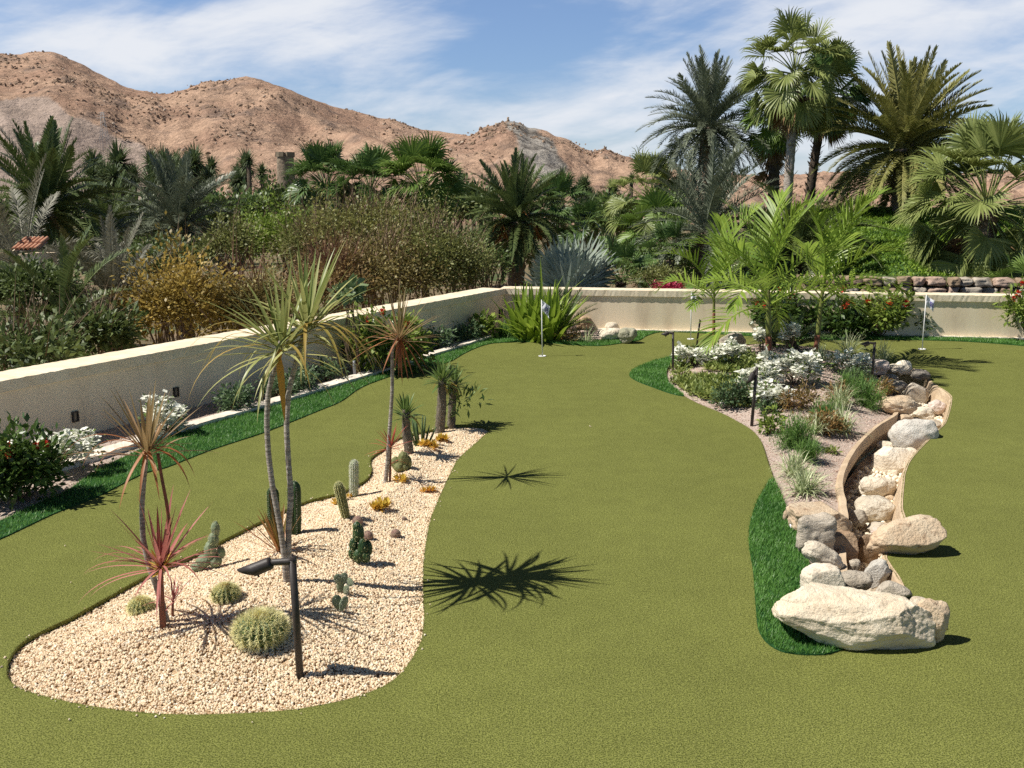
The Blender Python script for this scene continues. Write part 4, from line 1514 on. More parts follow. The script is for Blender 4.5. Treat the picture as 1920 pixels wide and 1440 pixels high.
# leaf materials (dark to light with the attribute)
m_date = leaf("date_palm_leaf", (0.038, 0.062, 0.020), (0.135, 0.165, 0.055), transl=0.18, rough=0.42)
m_date_olive = leaf("olive_date_palm_leaf", (0.085, 0.095, 0.026), (0.29, 0.27, 0.095), transl=0.2, rough=0.45)
m_date_grey = leaf("grey_date_palm_leaf", (0.060, 0.075, 0.048), (0.17, 0.19, 0.13), transl=0.15, rough=0.45)
m_date_silver = leaf("silvery_dry_palm_leaf", (0.085, 0.085, 0.060), (0.22, 0.21, 0.155), transl=0.12, rough=0.6)
m_fan = leaf("fan_palm_leaf", (0.050, 0.098, 0.018), (0.17, 0.235, 0.05), transl=0.25, rough=0.42)
m_fan_dark = leaf("dark_fan_palm_leaf", (0.030, 0.068, 0.018), (0.11, 0.165, 0.045), transl=0.2, rough=0.42)
m_fan_olive = leaf("olive_fan_palm_leaf", (0.085, 0.115, 0.028), (0.235, 0.26, 0.085), transl=0.25, rough=0.45)
m_silver = leaf("silver_fan_leaf", (0.11, 0.14, 0.11), (0.27, 0.30, 0.245), transl=0.1, rough=0.45)
m_adonidia = leaf("bright_palm_leaf", (0.075, 0.138, 0.016), (0.24, 0.31, 0.05), transl=0.35, rough=0.38)

# ---- libraries of fronds
DC = (78, 55, 32, 8, -22, -50)


def mk_date(m, ll=0.29, lw=0.036, n=78, dr=(18, 40, 56, 66, 58, 30), vee=32, ld=0.35, plume=0.05, key='d'):
    def f(c, v):
        return pinnate_mesh("frond_" + key, m, 2.4, n, ll, lw, DC[c] + 4 + v * 5 - 4, dr[c] + v * 9 - 8, 100 + c * 7 + v, vee=vee, pet=0.10, ldroop=ld, rw=0.045, plume=plume)
    return f


library('date', mk_date(m_date), DC, 3)
library('olive', mk_date(m_date_olive, n=84, ll=0.29, lw=0.034, dr=(14, 30, 46, 60, 52, 25)), DC)
library('grey', mk_date(m_date_grey, ll=0.32, lw=0.030, n=70, plume=.22, dr=(22, 44, 58, 64, 56, 26)), DC)
library('silver', mk_date(m_date_silver, ll=0.28, lw=0.026, n=66, plume=.2, ld=.5, dr=(20, 46, 70, 80, 60, 30)), DC)
FC = (75, 45, 15, -15, -45)


def mk_fan(m, pl=0.80, Rr=0.70, n=26, tip=3.6, span=215, pd=(8, 22, 30, 32, 22), tilt=(-6, -25, -40, -45, -35), stiff=False, split=.50, cup=.28, pw=.03, a0=0):
    def f(c, v):
        return fan_mesh("fan_leaf", m, pl, Rr, n, span, FC[c], 300 + c * 7 + v, pdroop=pd[c], tipdroop=tip, tilt=tilt[c], stiff=stiff, split=split, cup=cup, pw=pw, a0=a0)
    return f


library('fan', mk_fan(m_fan), FC, 4)
library('fandark', mk_fan(m_fan_dark), FC, 4)
library('fanolive', mk_fan(m_fan_olive, pl=1.0, Rr=.72, n=28, tip=4.2), FC)
library('bigfan', mk_fan(m_fan_olive, pl=1.05, Rr=.72, n=38, tip=2.8, span=205, split=.60), FC, 4)
library('silverfan', mk_fan(m_silver, pl=.55, Rr=.74, n=36, stiff=True, span=285, split=.62, cup=.08, pd=(3, 8, 12, 14, 12), tilt=(10, 55, 95, 90, 60)), FC)
library('thatch', lambda c, v: fan_mesh("dead_fan", m_thatch, .5, .8, 22, 150, (-68, -80)[c], 400 + c + v * 3, pdroop=10, tipdroop=2.0, tilt=-10, cup=.5, pw=.03), (0, 1))


def date_palm(label, px, py, Y, sc, key, n, hi, lo, seed, r=0.24, zb=None, fruit=False, name="date_palm", group="date palms beyond the walls", mtr=None, jit=8, bx=None):
    c = Wd(px, py, Y)
    zb = ground_z(c[0], c[1]) if zb is None else zb
    base = np.array([c[0] + (bx or 0), Y, zb - 0.1])
    t = thing(name, label, "palm", base, group)
    mb = MB()
    pts, rr = trunk_mesh(mb, base, c + [0, 0, -.05], r, r * .92, seed, rings=40, ring_amp=.05)
    boots(mb, pts, rr, 90, .22, .12, seed, 58)
    mb.build("trunk", mtr or m_bark_palm, t)
    crown(t, c - base, key, n, hi, lo, DC, sc, seed, "frond", jit)
    if fruit:
        for k in range(5):
            az = RNG.uniform(PI, 2 * PI)
            mb = MB()
            s = c + np.array([0, 0, .05])
            e = s + np.array([math.cos(az) * .55, math.sin(az) * .55, -.12])
            tube(mb, [s, s * .5 + e * .5 + [0, 0, .22], e], [.02, .015, .01], 5)
            for j in range(26):
                g_ = e + RNG.normal(0, .10, 3) * [1, 1, 1.2] - [0, 0, .30]
                tube(mb, [e, e * .5 + g_ * .5 + [0, 0, .05], g_], [.022, .026, .018], 6)
            mb.build("fruit_stalk", m_fruit, t, smooth=False)
    return t


m_fruit = M("orange_date_fruit", (0.42, 0.17, 0.03), (0.30, 0.11, 0.02), scale=8, rough=0.6, attr=.6)


def fan_palm(label, px, py, Y, sc, key, n, hi, lo, seed, r=0.13, zb=None, thatch=0, bx=None, name="fan_palm", group="fan palms beyond the walls", mtr=None, nboot=60, jit=9, skirt_len=1.0, bl=.16):
    c = Wd(px, py, Y)
    b = c.copy()
    if bx is not None:
        b[0] = Wd(bx, py, Y)[0]
    zb = ground_z(b[0], b[1]) if zb is None else zb
    base = np.array([b[0], Y, zb - 0.1])
    t = thing(name, label, "palm", base, group)
    mb = MB()
    pts, rr = trunk_mesh(mb, base, c + [0, 0, -.1], r * 1.1, r * .85, seed, rings=48, ring_amp=.04, bend=.06)
    boots(mb, pts, rr, nboot, bl, .08, seed, 48)
    mb.build("trunk", mtr or m_bark_palm, t)
    crown(t, c - base, key, n, hi, lo, FC, sc, seed, "frond", jit, rise=.35)
    rs = np.random.default_rng(seed + 9)
    for k in range(thatch):
        az = k * 2.4 + rs.normal(0, .3)
        me = LIB['thatch'][k % 2][rs.integers(2)]
        l = (c - base) + np.array([math.cos(az) * .08, math.sin(az) * .08, -.25 - skirt_len * rs.random()])
        leaf_obj(me, "dead_frond", t, l, az, sc * rs.uniform(.7, .95))
    return t

# ================================================================== PALMS AND TREES BEYOND THE WALLS
BZ = lambda x, y: bank_z(x, y)


def bankz(px, Y):
    return bank_z(Wd(px, 400, Y)[0], Y)


date_palm("large dark green date palm at the far left edge of the photo", 88, 395, 24, 0.92, 'date', 100, 84, -40, 1, zb=-2.4)
date_palm("grey green shaggy date palm right of the large dark one on the left", 335, 425, 26, 0.84, 'grey', 100, 84, -35, 2, zb=-2.4)
date_palm("dark date palm with orange fruit stalks in the middle of the picture", 968, 412, 25, 0.72, 'date', 96, 86, -45, 3, zb=-2.3, fruit=True)
date_palm("tall olive date palm with a huge round crown on the green bank", 1696, 275, 24.5, 0.98, 'olive', 140, 84, -44, 4, zb=bankz(1695, 24.5), bx=0.15, r=.30)
date_palm("tall feathery grey date palm left of the tallest fan palm", 1328, 236, 29, 0.88, 'grey', 110, 86, -45, 5, zb=-1.6)
date_palm("grey green date palm with one pale frond standing up in front of the trunks", 1325, 430, 22.5, 0.88, 'grey', 64, 82, -40, 6, zb=-1.5)
date_palm("low silvery drooping palm under the large dark date palm", 45, 500, 17.5, 0.82, 'silver', 46, 62, -35, 7, zb=-2.4, mtr=m_bark_dark)
date_palm("small silvery upright palm beside the yellow leaved shrub", 215, 560, 16.5, 0.62, 'silver', 36, 84, 10, 8, zb=-2.4, mtr=m_bark_dark)
date_palm("dark date palm leaning low behind the bright bed palms", 1500, 455, 21, 0.85, 'date', 64, 50, -45, 9, zb=-0.6, mtr=m_bark_dark)
date_palm("dark green date palm filling the gap behind the grey shaggy one", 205, 440, 30, 0.8, 'date', 80, 84, -35, 10, zb=-2.4, mtr=m_bark_dark)

date_palm("dark date palm low in the foreground growth behind the near end of the shaded wall", 120, 600, 14.5, 0.62, 'date', 34, 70, -20, 11, zb=-2.4, mtr=m_bark_dark)
fan_palm("tallest fan palm with a pale rough trunk and brown skirt", 1492, 128, 25, 0.92, 'fanolive', 52, 82, -48, 21, r=.12, zb=bankz(1488, 25), thatch=22, bx=1487, skirt_len=.5, nboot=130, mtr=m_bark_pale)
fan_palm("tall fan palm with a dark trunk just right of the tallest one", 1552, 165, 27, 0.88, 'fandark', 44, 80, -48, 22, r=.12, zb=bankz(1528, 27), thatch=14, bx=1528, skirt_len=.5, mtr=m_bark_dark, nboot=130)
fan_palm("fan palm with a thick dark trunk left of the tallest one", 1450, 218, 28, 0.78, 'fan', 40, 80, -45, 23, r=.16, zb=bankz(1455, 28), thatch=10, bx=1457, mtr=m_bark_dark, nboot=130)
fan_palm("big broad fan palm with pleated leaves at the right edge over the wall", 1852, 372, 19.3, 1.05, 'bigfan', 80, 82, -62, 24, r=.22, zb=bankz(1845, 19.3), thatch=16, bx=1842, skirt_len=.7)
fan_palm("left fan palm of the dense middle cluster below the hills", 612, 345, 31, 1.05, 'fandark', 60, 82, -35, 25, zb=-2.4, thatch=6)
fan_palm("middle fan palm of the dense cluster, with brown dead leaves", 695, 352, 30, .95, 'fandark', 54, 82, -40, 26, zb=-2.4, thatch=12)
fan_palm("right fan palm of the dense middle cluster, tallest of it", 790, 345, 29, 1.05, 'fan', 62, 84, -40, 27, zb=-2.4, thatch=12)
fan_palm("fan palm tucked behind the orange fruited date palm", 1045, 388, 33, 0.9, 'fandark', 46, 82, -35, 28, zb=-2.2, thatch=4)
fan_palm("upper fan palm of the pair left of the grey date palm", 1217, 372, 30, 0.92, 'fanolive', 42, 82, -40, 29, zb=-1.8, thatch=6)
fan_palm("lower fan palm of the pair left of the grey date palm", 1235, 440, 26, 0.95, 'fan', 38, 80, -40, 30, zb=-1.8, thatch=6)
fan_palm("grey green fan palm behind the silver one, leaning right", 1165, 520, 20.5, 0.70, 'fandark', 20, 70, -20, 31, zb=-1.6, mtr=m_bark_dark)
fan_palm("small dark fan palm low behind the wall beside the bright bed palms", 1255, 480, 22, 0.62, 'fandark', 20, 78, -25, 34, zb=-1.6)
fan_palm("small fan palm between the orange fruited date palm and the far fairway", 1095, 425, 32, 0.72, 'fandark', 22, 80, -35, 35, zb=-2.2)
fan_palm("silver blue fan palm with stiff leaves just over the far wall", 1066, 560, 18.6, 1.12, 'silverfan', 16, 72, 14, 32, zb=-1.6, name="silver_palm", group=None, jit=6)
fan_palm("low fan palm at the right edge under the big broad one", 1905, 545, 17.6, 0.5, 'fan', 16, 80, -10, 36, zb=0.2)

# ---- far palms at the foot of the hills: too small to show more than trunk and crown
rs = np.random.default_rng(77)
m_far = leaf("far_palm_crown", (0.03, 0.05, 0.02), (0.10, 0.13, 0.05), transl=0.15, rough=0.6)
FARP = []
for v in range(3):
    mb = MB()
    az, el = fib(26, -45, 85, 9, v)
    blades(mb, np.zeros((26, 3)), dirs(az, el), 1.1, 0.5, 0.8, ns=4, prof='leaf', a=rs.random(26), fold=.3)
    az, el = fib(150, -50, 85, 12, v + 4)
    blades(mb, np.zeros((150, 3)), dirs(az, el), rs.uniform(1.4, 2.0, 150), 0.13, 0.9, ns=4, prof='strap', a=rs.random(150))
    FARP.append(mb.mesh("far_crown", m_far))
for i in range(64):
    px = (rs.uniform(155, 545) if i < 44 else rs.uniform(835, 960) if i < 50 else rs.uniform(1030, 1300))
    Y = rs.uniform(62, 105)
    c = Wd(px, (rs.uniform(300, 352) if i < 44 else rs.uniform(335, 395)), Y)
    base = np.array([c[0], Y, ground_z(c[0], Y)])
    t = thing("far_palm", "small dark palm in the distant row at the foot of the hills", "palm", base, "distant palms at the foot of the hills")
    mb = MB()
    tube(mb, [base, c], [.22, .18], 7)
    mb.build("trunk", m_bark_dark, t)
    leaf_obj(FARP[i % 3], "crown", t, c - base, rs.uniform(0, 6), rs.choice([.5, .7, .9, 1.15]))


# ---- bushy trees and shrubs
def bush(label, px, py, Y, rx, rz, mleaf, seed, ncl=90, per=26, ll=.10, lw=.05, name="bush", cat="shrub", zb=None, twigs=0, mtw=None, ry=None, group=None, shell=.15, clr=.16, a0=0.0, **k):
    c = Wd(px, py, Y)
    s = mpp(c)
    rad = (rx * s, (ry or rx) * s, rz * s)
    zb = ground_z(c[0], Y) if zb is None else zb
    base = np.array([c[0], Y, min(zb, c[2] - rad[2] * .8)])
    t = thing(name, label, cat, base, group)
    mb = MB()
    cc = shrub_leaves(mb, c, rad, ncl, per, ll, lw, seed, flat=.75, shell=shell, clr=clr, a0=a0, bmp=.75, **k)
    mb.build("leaves", mleaf, t)
    mb = MB()
    stems(mb, base, cc[:14], .03, 5, seed)
    if twigs:
        r2 = np.random.default_rng(seed)
        u = unit(r2.normal(size=(twigs, 3)) + [0, 0, .3])
        b = c + u * np.array(rad) * r2.uniform(.3, .95, (twigs, 1))
        blades(mb, b, unit(u + r2.normal(0, .5, (twigs, 3)) + [0, 0, .4]), r2.uniform(.25, .85, twigs), .014, .2, ns=3, prof='spine')
    mb.build("branch", mtw or m_twig, t)
    return t


m_yel = leaf("yellow_ochre_leaf", (0.14, 0.11, 0.026), (0.37, 0.265, 0.068), transl=0.35, rough=0.5)
m_dry = leaf("dry_olive_leaf", (0.115, 0.098, 0.035), (0.275, 0.23, 0.088), transl=0.25, rough=0.6)
m_dryred = leaf("dry_reddish_leaf", (0.125, 0.085, 0.032), (0.27, 0.19, 0.08), transl=0.25, rough=0.6)
m_drygreen = leaf("dry_green_leaf", (0.075, 0.088, 0.026), (0.19, 0.20, 0.062), transl=0.25, rough=0.55)
m_lime = leaf("lime_green_leaf", (0.08, 0.13, 0.018), (0.21, 0.27, 0.05), transl=0.35, rough=0.5)
m_olive = leaf("olive_green_leaf", (0.085, 0.092, 0.026), (0.22, 0.215, 0.068), transl=0.3, rough=0.5)
m_dk = leaf("dark_shrub_leaf", (0.026, 0.045, 0.012), (0.115, 0.15, 0.045), transl=0.25, rough=0.55)
m_mid = leaf("mid_green_leaf", (0.04, 0.07, 0.018), (0.13, 0.18, 0.05), transl=0.25, rough=0.45)
m_paletwig = M("pale_dry_twig", (0.30, 0.21, 0.14), (0.20, 0.13, 0.085), scale=9, rough=0.9)
m_redtwig = M("reddish_dry_twig", (0.24, 0.13, 0.085), (0.16, 0.085, 0.055), scale=9, rough=0.9)

bush("big yellow ochre leaved shrub behind the shaded wall", 335, 545, 15.2, 95, 110, m_yel, 51, 190, 40, .085, .05, twigs=120)
bush("smaller ochre shrub between the yellow one and the dry brown thicket", 465, 560, 16.0, 75, 80, m_dry, 52, 170, 44, .075, .045, twigs=300, mtw=m_redtwig)
bush("dry reddish brown thicket behind the wall in the middle", 625, 520, 18.0, 80, 62, m_dryred, 53, 170, 46, .075, .042, twigs=800, mtw=m_redtwig)
bush("dry olive thicket joining the reddish one on its right", 812, 472, 19.5, 100, 78, m_drygreen, 54, 260, 60, .075, .042, twigs=400, mtw=m_paletwig)
bush("dry olive green bush on top of the reddish thicket", 690, 420, 20.5, 130, 55, m_olive, 55, 230, 50, .08, .045, twigs=600, mtw=m_paletwig)
bush("dry olive brown thicket between the reddish one and the olive green one", 725, 500, 18.6, 95, 66, m_dry, 77, 200, 50, .075, .042, twigs=450, mtw=m_paletwig)
bush("sparse olive bush between the lime one and the dry thicket", 590, 455, 20.2, 75, 46, m_drygreen, 78, 120, 44, .08, .045, twigs=500, mtw=m_paletwig)
bush("bright lime green bush left of the dry thicket", 520, 430, 22, 85, 60, m_lime, 56, 160, 44, .09, .05, twigs=100)
bush("lime and dry leaved bush above the yellow shrub", 430, 450, 20, 60, 45, m_drygreen, 57, 80, 34, .09, .05, twigs=120)
bush("dark leafy bush directly behind the near end of the shaded wall", 45, 652, 12.0, 115, 52, m_dk, 58, 80, 22, .12, .06, twigs=160)
bush("dark glossy bush between the near leafy one and the yellow shrub", 185, 615, 13.4, 70, 58, m_dk, 59, 70, 24, .13, .065, twigs=80)
bush("grey green sparse bush right of the dry thicket", 870, 500, 20.5, 55, 55, m_drygreen, 60, 70, 30, .07, .035, twigs=300, mtw=m_paletwig)
bush("small dark green bush by the far corner of the walls", 905, 480, 22, 45, 40, m_mid, 61, 60, 30, .10, .04)
bush("dark bush in shadow under the fruited date palm", 920, 455, 26.5, 60, 45, m_dk, 62, 70, 34, .12, .06)
bush("dark round tree beyond the far fairway", 1120, 405, 70, 45, 30, m_dk, 63, 90, 40, .45, .22, name="tree", cat="tree")
bush("mid green far tree left of the upper fan palm", 1160, 400, 60, 34, 40, m_mid, 64, 90, 40, .4, .2, name="tree", cat="tree")
bush("dark tree mass behind the cluster of fan palms", 850, 375, 46, 65, 38, m_dk, 65, 110, 40, .28, .14, name="tree", cat="tree")
bush("dark tree behind the left fan palm of the cluster", 540, 375, 48, 60, 34, m_dk, 66, 100, 40, .28, .14, name="tree", cat="tree")
bush("mid green tree below the distant palm row on the left", 430, 392, 44, 80, 28, m_mid, 67, 120, 40, .28, .14, name="tree", cat="tree")
bush("dark tree beyond the large date palm at the far left", 30, 405, 46, 110, 36, m_dk, 68, 130, 40, .3, .15, name="tree", cat="tree")
bush("dark tree between the two big date palms on the left", 235, 400, 46, 60, 38, m_dk, 69, 110, 40, .3, .15, name="tree", cat="tree")
bush("shadowy undergrowth bush below the grey shaggy date palm", 300, 480, 20, 80, 45, m_dk, 70, 90, 34, .11, .05)
bush("shadowy bush below the silvery drooping palm", 55, 525, 14.9, 85, 42, m_dk, 71, 110, 34, .10, .05)
bush("pale dry scrub bush among the tall palm trunks", 1570, 395, 34, 70, 22, m_drygreen, 72, 60, 30, .14, .07, twigs=200, mtw=m_paletwig, zb=0.4)
bush("green bush at the foot of the tall palm trunks", 1440, 430, 27, 45, 40, m_mid, 73, 70, 30, .12, .06, zb=-.5)
bush("dark green bush under the lower fan palm of the pair", 1210, 485, 24, 60, 38, m_mid, 74, 80, 32, .11, .05)
bush("dark undergrowth at the foot of the big broad fan palm", 1890, 500, 20.6, 60, 40, m_dk, 75, 70, 30, .11, .05, zb=0.3)
bush("low red flowered shrub just over the far wall", 1250, 538, 18.4, 28, 7, leaf("crimson_bract", (0.30, 0.02, 0.05), (0.48, 0.05, 0.10), transl=.2, g=1), 76, 50, 30, .05, .035, zb=-.4)
bush("grey green low hedge over the far wall left of the bed palms", 1245, 515, 19.2, 45, 16, m_drygreen, 77, 60, 34, .06, .03, zb=-.4)

# ---- stone retaining wall at the foot of the green bank
m_field = [M("field_stone_" + w, a, b, scale=7, rough=0.95, bump=0.6, bscale=35, bdist=0.02, c3=c, s3=20, rnd=.18) for w, a, b, c in
           (("tan", (0.40, 0.30, 0.20), (0.32, 0.23, 0.15), (0.22, 0.15, 0.10)), ("pink", (0.42, 0.31, 0.24), (0.34, 0.24, 0.18), (0.24, 0.16, 0.12)), ("grey", (0.40, 0.35, 0.28), (0.30, 0.26, 0.21), (0.2, 0.17, 0.14)))]
sw0, sw1 = Wd(1520, 545, 17.5), Wd(1830, 552, 17.0)
t = thing("stone_wall", "low dry stone retaining wall of tan blocks below the green bank", "stone wall", ((sw0[0] + sw1[0]) / 2, 17.4, 0.1))
L_ = np.linalg.norm(sw1[:2] - sw0[:2])
sd = unit(sw1[:2] - sw0[:2])
rs = np.random.default_rng(31)
mbm = [MB() for _ in range(3)]
for row in range(5):
    x = rs.uniform(-.2, 0)
    z0 = 0.14 + row * 0.175 - 0.175
    while x < L_ + 2.5:
        w = rs.uniform(.17, .40)
        c = np.array([*(sw0[:2] + sd * (x + w / 2)), z0 + .085 + rs.normal(0, .006)])
        c[1] += rs.normal(0, .02)
        v, f = rock_shape((w * 1.0, .30, .178), int(rs.integers(1e6)), .92, 1, .6, 4)
        v = rot3(v, 'z', math.degrees(math.atan2(sd[1], sd[0])))
        mbm[rs.integers(3)].add(v + c, tris=f)
        x += w
for k, q in enumerate(mbm):
    q.build("stonework", m_field[k], t)
mb = MB(); slab(mb, np.array([*sw0[:2]]), sd, -.2, L_ + 2.6, -.6, -.09, -2.2, .80)
mb.build("backing", m_soil, t)

# ---- round stone tower in the distance, a power pylon on the hill, a tiled roof
tb = Wd(537, 345, 150)
tz = ground_z(tb[0], 150)
t = thing("stone_tower", "small round stone tower standing below the hills behind the palms", "tower", (tb[0], 150, tz))
s = mpp(tb)
mb = MB()
top = Wd(537, 293, 150)
tube(mb, [(tb[0], 150, tz), (tb[0], 150, tz * .5 + top[2] * .5), (tb[0], 150, top[2] - .3), (tb[0], 150, top[2])], [19 * s, 17.5 * s, 15.5 * s, 15.5 * s], 28, caps=True)
mb.build("shaft", M("tower_stone", (0.30, 0.24, 0.17), (0.19, 0.15, 0.11), scale=1.2, rough=0.95, bump=0.8, bscale=1.5, bdist=.3, c3=(.12, .10, .08), s3=2.5), t, smooth=True)
mb = MB()
for k in range(14):
    if k % 3 != 2:
        a = k / 14 * 2 * PI
        box(mb, (tb[0] + math.cos(a) * 14.2 * s, 150 + math.sin(a) * 14.2 * s, top[2] + .25), (.7, .5, .7), a + PI / 2)
mb.build("parapet", M("tower_parapet", (0.26, 0.21, 0.15), (0.17, 0.14, 0.10), scale=1.0, rough=.95), t, smooth=False)

pyb = Wd(196, 262, 330)
ph_ = 50 * mpp(pyb)
t = thing("power_pylon", "thin lattice power pylon standing in front of the pale scree slope", "pylon", pyb)
m_steel = M("galvanised_steel", (0.30, 0.30, 0.30), (0.36, 0.36, 0.35), rough=.5)
mb = MB()
cs = [np.array([sx * (1 - .72 * q) * 1.1, sy * (1 - .72 * q) * 1.1, q * ph_]) for q in (0, 1) for sx, sy in ((-1, -1), (1, -1), (1, 1), (-1, 1))]
for i in range(4):
    tube(mb, [pyb + cs[i] - [0, 0, 8 * (1 - 0)], pyb + cs[i], pyb + cs[i + 4]], [.06] * 3, 5)
for q in range(7):
    f0, f1 = q / 7, (q + 1) / 7
    for i in range(4):
        j = (i + 1) % 4
        a = cs[i] + (cs[i + 4] - cs[i]) * f0
        b = cs[j] + (cs[j + 4] - cs[j]) * f1
        tube(mb, [pyb + a, pyb + b], [.035] * 2, 4)
mb.build("lattice", m_steel, t)
for q, w in ((.78, 2.2), (.88, 1.8), (.97, 1.4)):
    mb = MB()
    tube(mb, [pyb + [-w, 0, q * ph_], pyb + [0, 0, q * ph_ + .25], pyb + [w, 0, q * ph_]], [.05, .08, .05], 5)
    mb.build("crossarm", m_steel, t)

# distant cairn on the pointed hill
cp = Wd(953, 229, 370)
mb = MB()
for k, (w, h, z) in enumerate(((1.5, 1.4, 0), (1.2, 1.2, 1.1), (.9, 1.0, 2.0))):
    v, f = rock_shape((w, w, h), 900 + k, .4, 3, 1, 4)
    mb.add(v + cp + [RNG.normal(0, .1), 0, z - .6], tris=f)
tag(mb.build("rock_outcrop", m_field[0], None, cp), "small upright rock stack on the summit of the pointed hill", "rock")

rc = Wd(44, 466, 15.8)
t = thing("tiled_roof", "small patch of terracotta barrel roof tiles among the palms at far left", "roof", rc)
m_tile = M("terracotta_tile", (0.42, 0.19, 0.11), (0.52, 0.28, 0.18), scale=9, rough=.85, c3=(.30, .14, .09), s3=30)
rx = 24 * mpp(rc)
nt = 6
for k in range(nt):
    x = rc[0] - rx + (k + .5) * 2 * rx / nt
    mb = MB()
    for row in range(2):
        y0, z0 = rc[1] + row * .22, rc[2] - .03 + row * .085
        an = np.linspace(0, PI, 9)
        A = np.c_[x + np.cos(an) * rx / nt * 1.05, np.full(9, y0), z0 + np.sin(an) * .05]
        B = np.c_[x + np.cos(an) * rx / nt * .92, np.full(9, y0 + .26), z0 + .085 + np.sin(an) * .045]
        A2 = np.c_[x + np.cos(an) * rx / nt * .9, np.full(9, y0), z0 + np.sin(an) * .035]
        ribbon(mb, A, B)
        ribbon(mb, A, A2)
    mb.build("tile", m_tile, t)
mb = MB()
mb.add([(rc[0] - rx, rc[1] + .04, rc[2] - .04), (rc[0] + rx, rc[1] + .04, rc[2] - .04), (rc[0] + rx, rc[1] + .44, rc[2] + .09), (rc[0] - rx, rc[1] + .44, rc[2] + .09)], [(0, 1, 2, 3)])
box(mb, (rc[0], rc[1] + .45, rc[2] - 1.6), (rx * 1.7, .6, 3.0))
mb.build("wall", m_stucco, t, smooth=False)

# ================================================================== PLANTS OF THE CREAM GRAVEL BED
LG[0] = 1.12
m_drac = leaf("striped_dracaena_leaf", (0.11, 0.17, 0.035), (0.50, 0.48, 0.20), transl=0.3, rough=0.4)
m_dracdry = leaf("dry_dracaena_leaf", (0.22, 0.20, 0.05), (0.46, 0.30, 0.08), transl=0.35, rough=0.5)
m_gold = leaf("golden_dead_leaf", (0.50, 0.27, 0.04), (0.42, 0.22, 0.03), transl=0.4, rough=0.5)
m_cordtan = leaf("bronze_cordyline_leaf", (0.17, 0.15, 0.05), (0.46, 0.28, 0.17), transl=0.3, rough=0.4)
m_cordred = leaf("red_cordyline_leaf", (0.30, 0.085, 0.065), (0.52, 0.22, 0.20), transl=0.35, rough=0.38)
m_rust = leaf("rusty_hanging_leaf", (0.26, 0.09, 0.035), (0.42, 0.19, 0.075), transl=0.35, rough=0.5)
m_redbright = leaf("scarlet_shoot_leaf", (0.30, 0.05, 0.03), (0.52, 0.14, 0.10), transl=0.35, rough=0.4)
m_redstem = M("red_stem", (0.26, 0.085, 0.05), (0.17, 0.07, 0.045), scale=30, rough=0.6)
m_pachleaf = leaf("strap_green_leaf", (0.06, 0.12, 0.03), (0.20, 0.27, 0.075), transl=0.25, rough=0.4)
m_pachbark = M("spiny_grey_bark", (0.19, 0.16, 0.12), (0.11, 0.09, 0.065), scale=60, rough=0.9, bump=0.5, bscale=90)
m_spine = M("grey_spine", (0.42, 0.37, 0.30), (0.30, 0.26, 0.20), scale=30, rough=0.7)
m_yspine = leaf("yellow_spine", (0.58, 0.53, 0.25), (0.80, 0.74, 0.42), transl=0.2, rough=0.5)
m_wspine = M("white_spine", (0.72, 0.70, 0.62), (0.62, 0.60, 0.52), scale=30, rough=0.7)
m_cact = M("cactus_skin", (0.055, 0.10, 0.03), (0.09, 0.15, 0.045), scale=14, rough=0.55)
m_cactdark = M("dark_cactus_skin", (0.018, 0.045, 0.014), (0.03, 0.065, 0.02), scale=14, rough=0.45)
m_cactgrey = M("grey_green_cactus_skin", (0.15, 0.19, 0.11), (0.21, 0.25, 0.155), scale=25, rough=0.75)
m_cactolive = M("olive_cactus_skin", (0.13, 0.14, 0.05), (0.18, 0.19, 0.075), scale=25, rough=0.7)
m_hairy = M("woolly_cactus_skin", (0.30, 0.36, 0.20), (0.42, 0.46, 0.30), scale=20, rough=0.9)
m_mamm = M("pinkish_globe_skin", (0.22, 0.12, 0.10), (0.28, 0.20, 0.14), scale=60, rough=0.8)
m_succ = leaf("yellow_succulent_leaf", (0.62, 0.50, 0.09), (0.62, 0.26, 0.05), transl=0.25, rough=0.42)
m_euph = M("upright_green_stem", (0.055, 0.10, 0.035), (0.10, 0.15, 0.06), scale=20, rough=0.6)


def path_px(pts, Y, slope=0.0):
    """points given by pixel, Y metres ahead"""
    return np.array([Wd(x, y, Y + slope * i) for i, (x, y) in enumerate(pts)])


def resample(p, n):
    d = np.r_[0, np.cumsum(np.linalg.norm(np.diff(p, axis=0), axis=1))]
    k = np.linspace(0, d[-1], n)
    # smooth with Catmull-Rom in each axis through numpy interpolation of a dense spline
    q = np.c_[[np.interp(k, d, p[:, i]) for i in range(3)]].T
    for _ in range(3):
        q[1:-1] = q[1:-1] * .5 + (q[:-2] + q[2:]) * .25
    return q


def ringed(mb, p, r0, r1, n=60, ns=10, amp=0.05):
    q = resample(p, n)
    r = np.linspace(r0, r1, n) * (1 + amp * np.where(np.arange(n) % 2 == 0, 1, -1))
    r[0] *= 1.25
    tube(mb, q, r, ns)


def long_leaves(mb, c, spec, W, ns=12, fold=.25):
    """single long leaves, each given as azimuth, elevation, length, droop, tint"""
    s = np.array(spec, float)
    blades(mb, np.repeat(np.asarray(c, float)[None], len(s), 0), dirs(R(1) * s[:, 0], R(1) * s[:, 1]), s[:, 2], W, s[:, 3], ns=ns, prof='strap', fold=fold, a=s[:, 4], dpow=1.0)


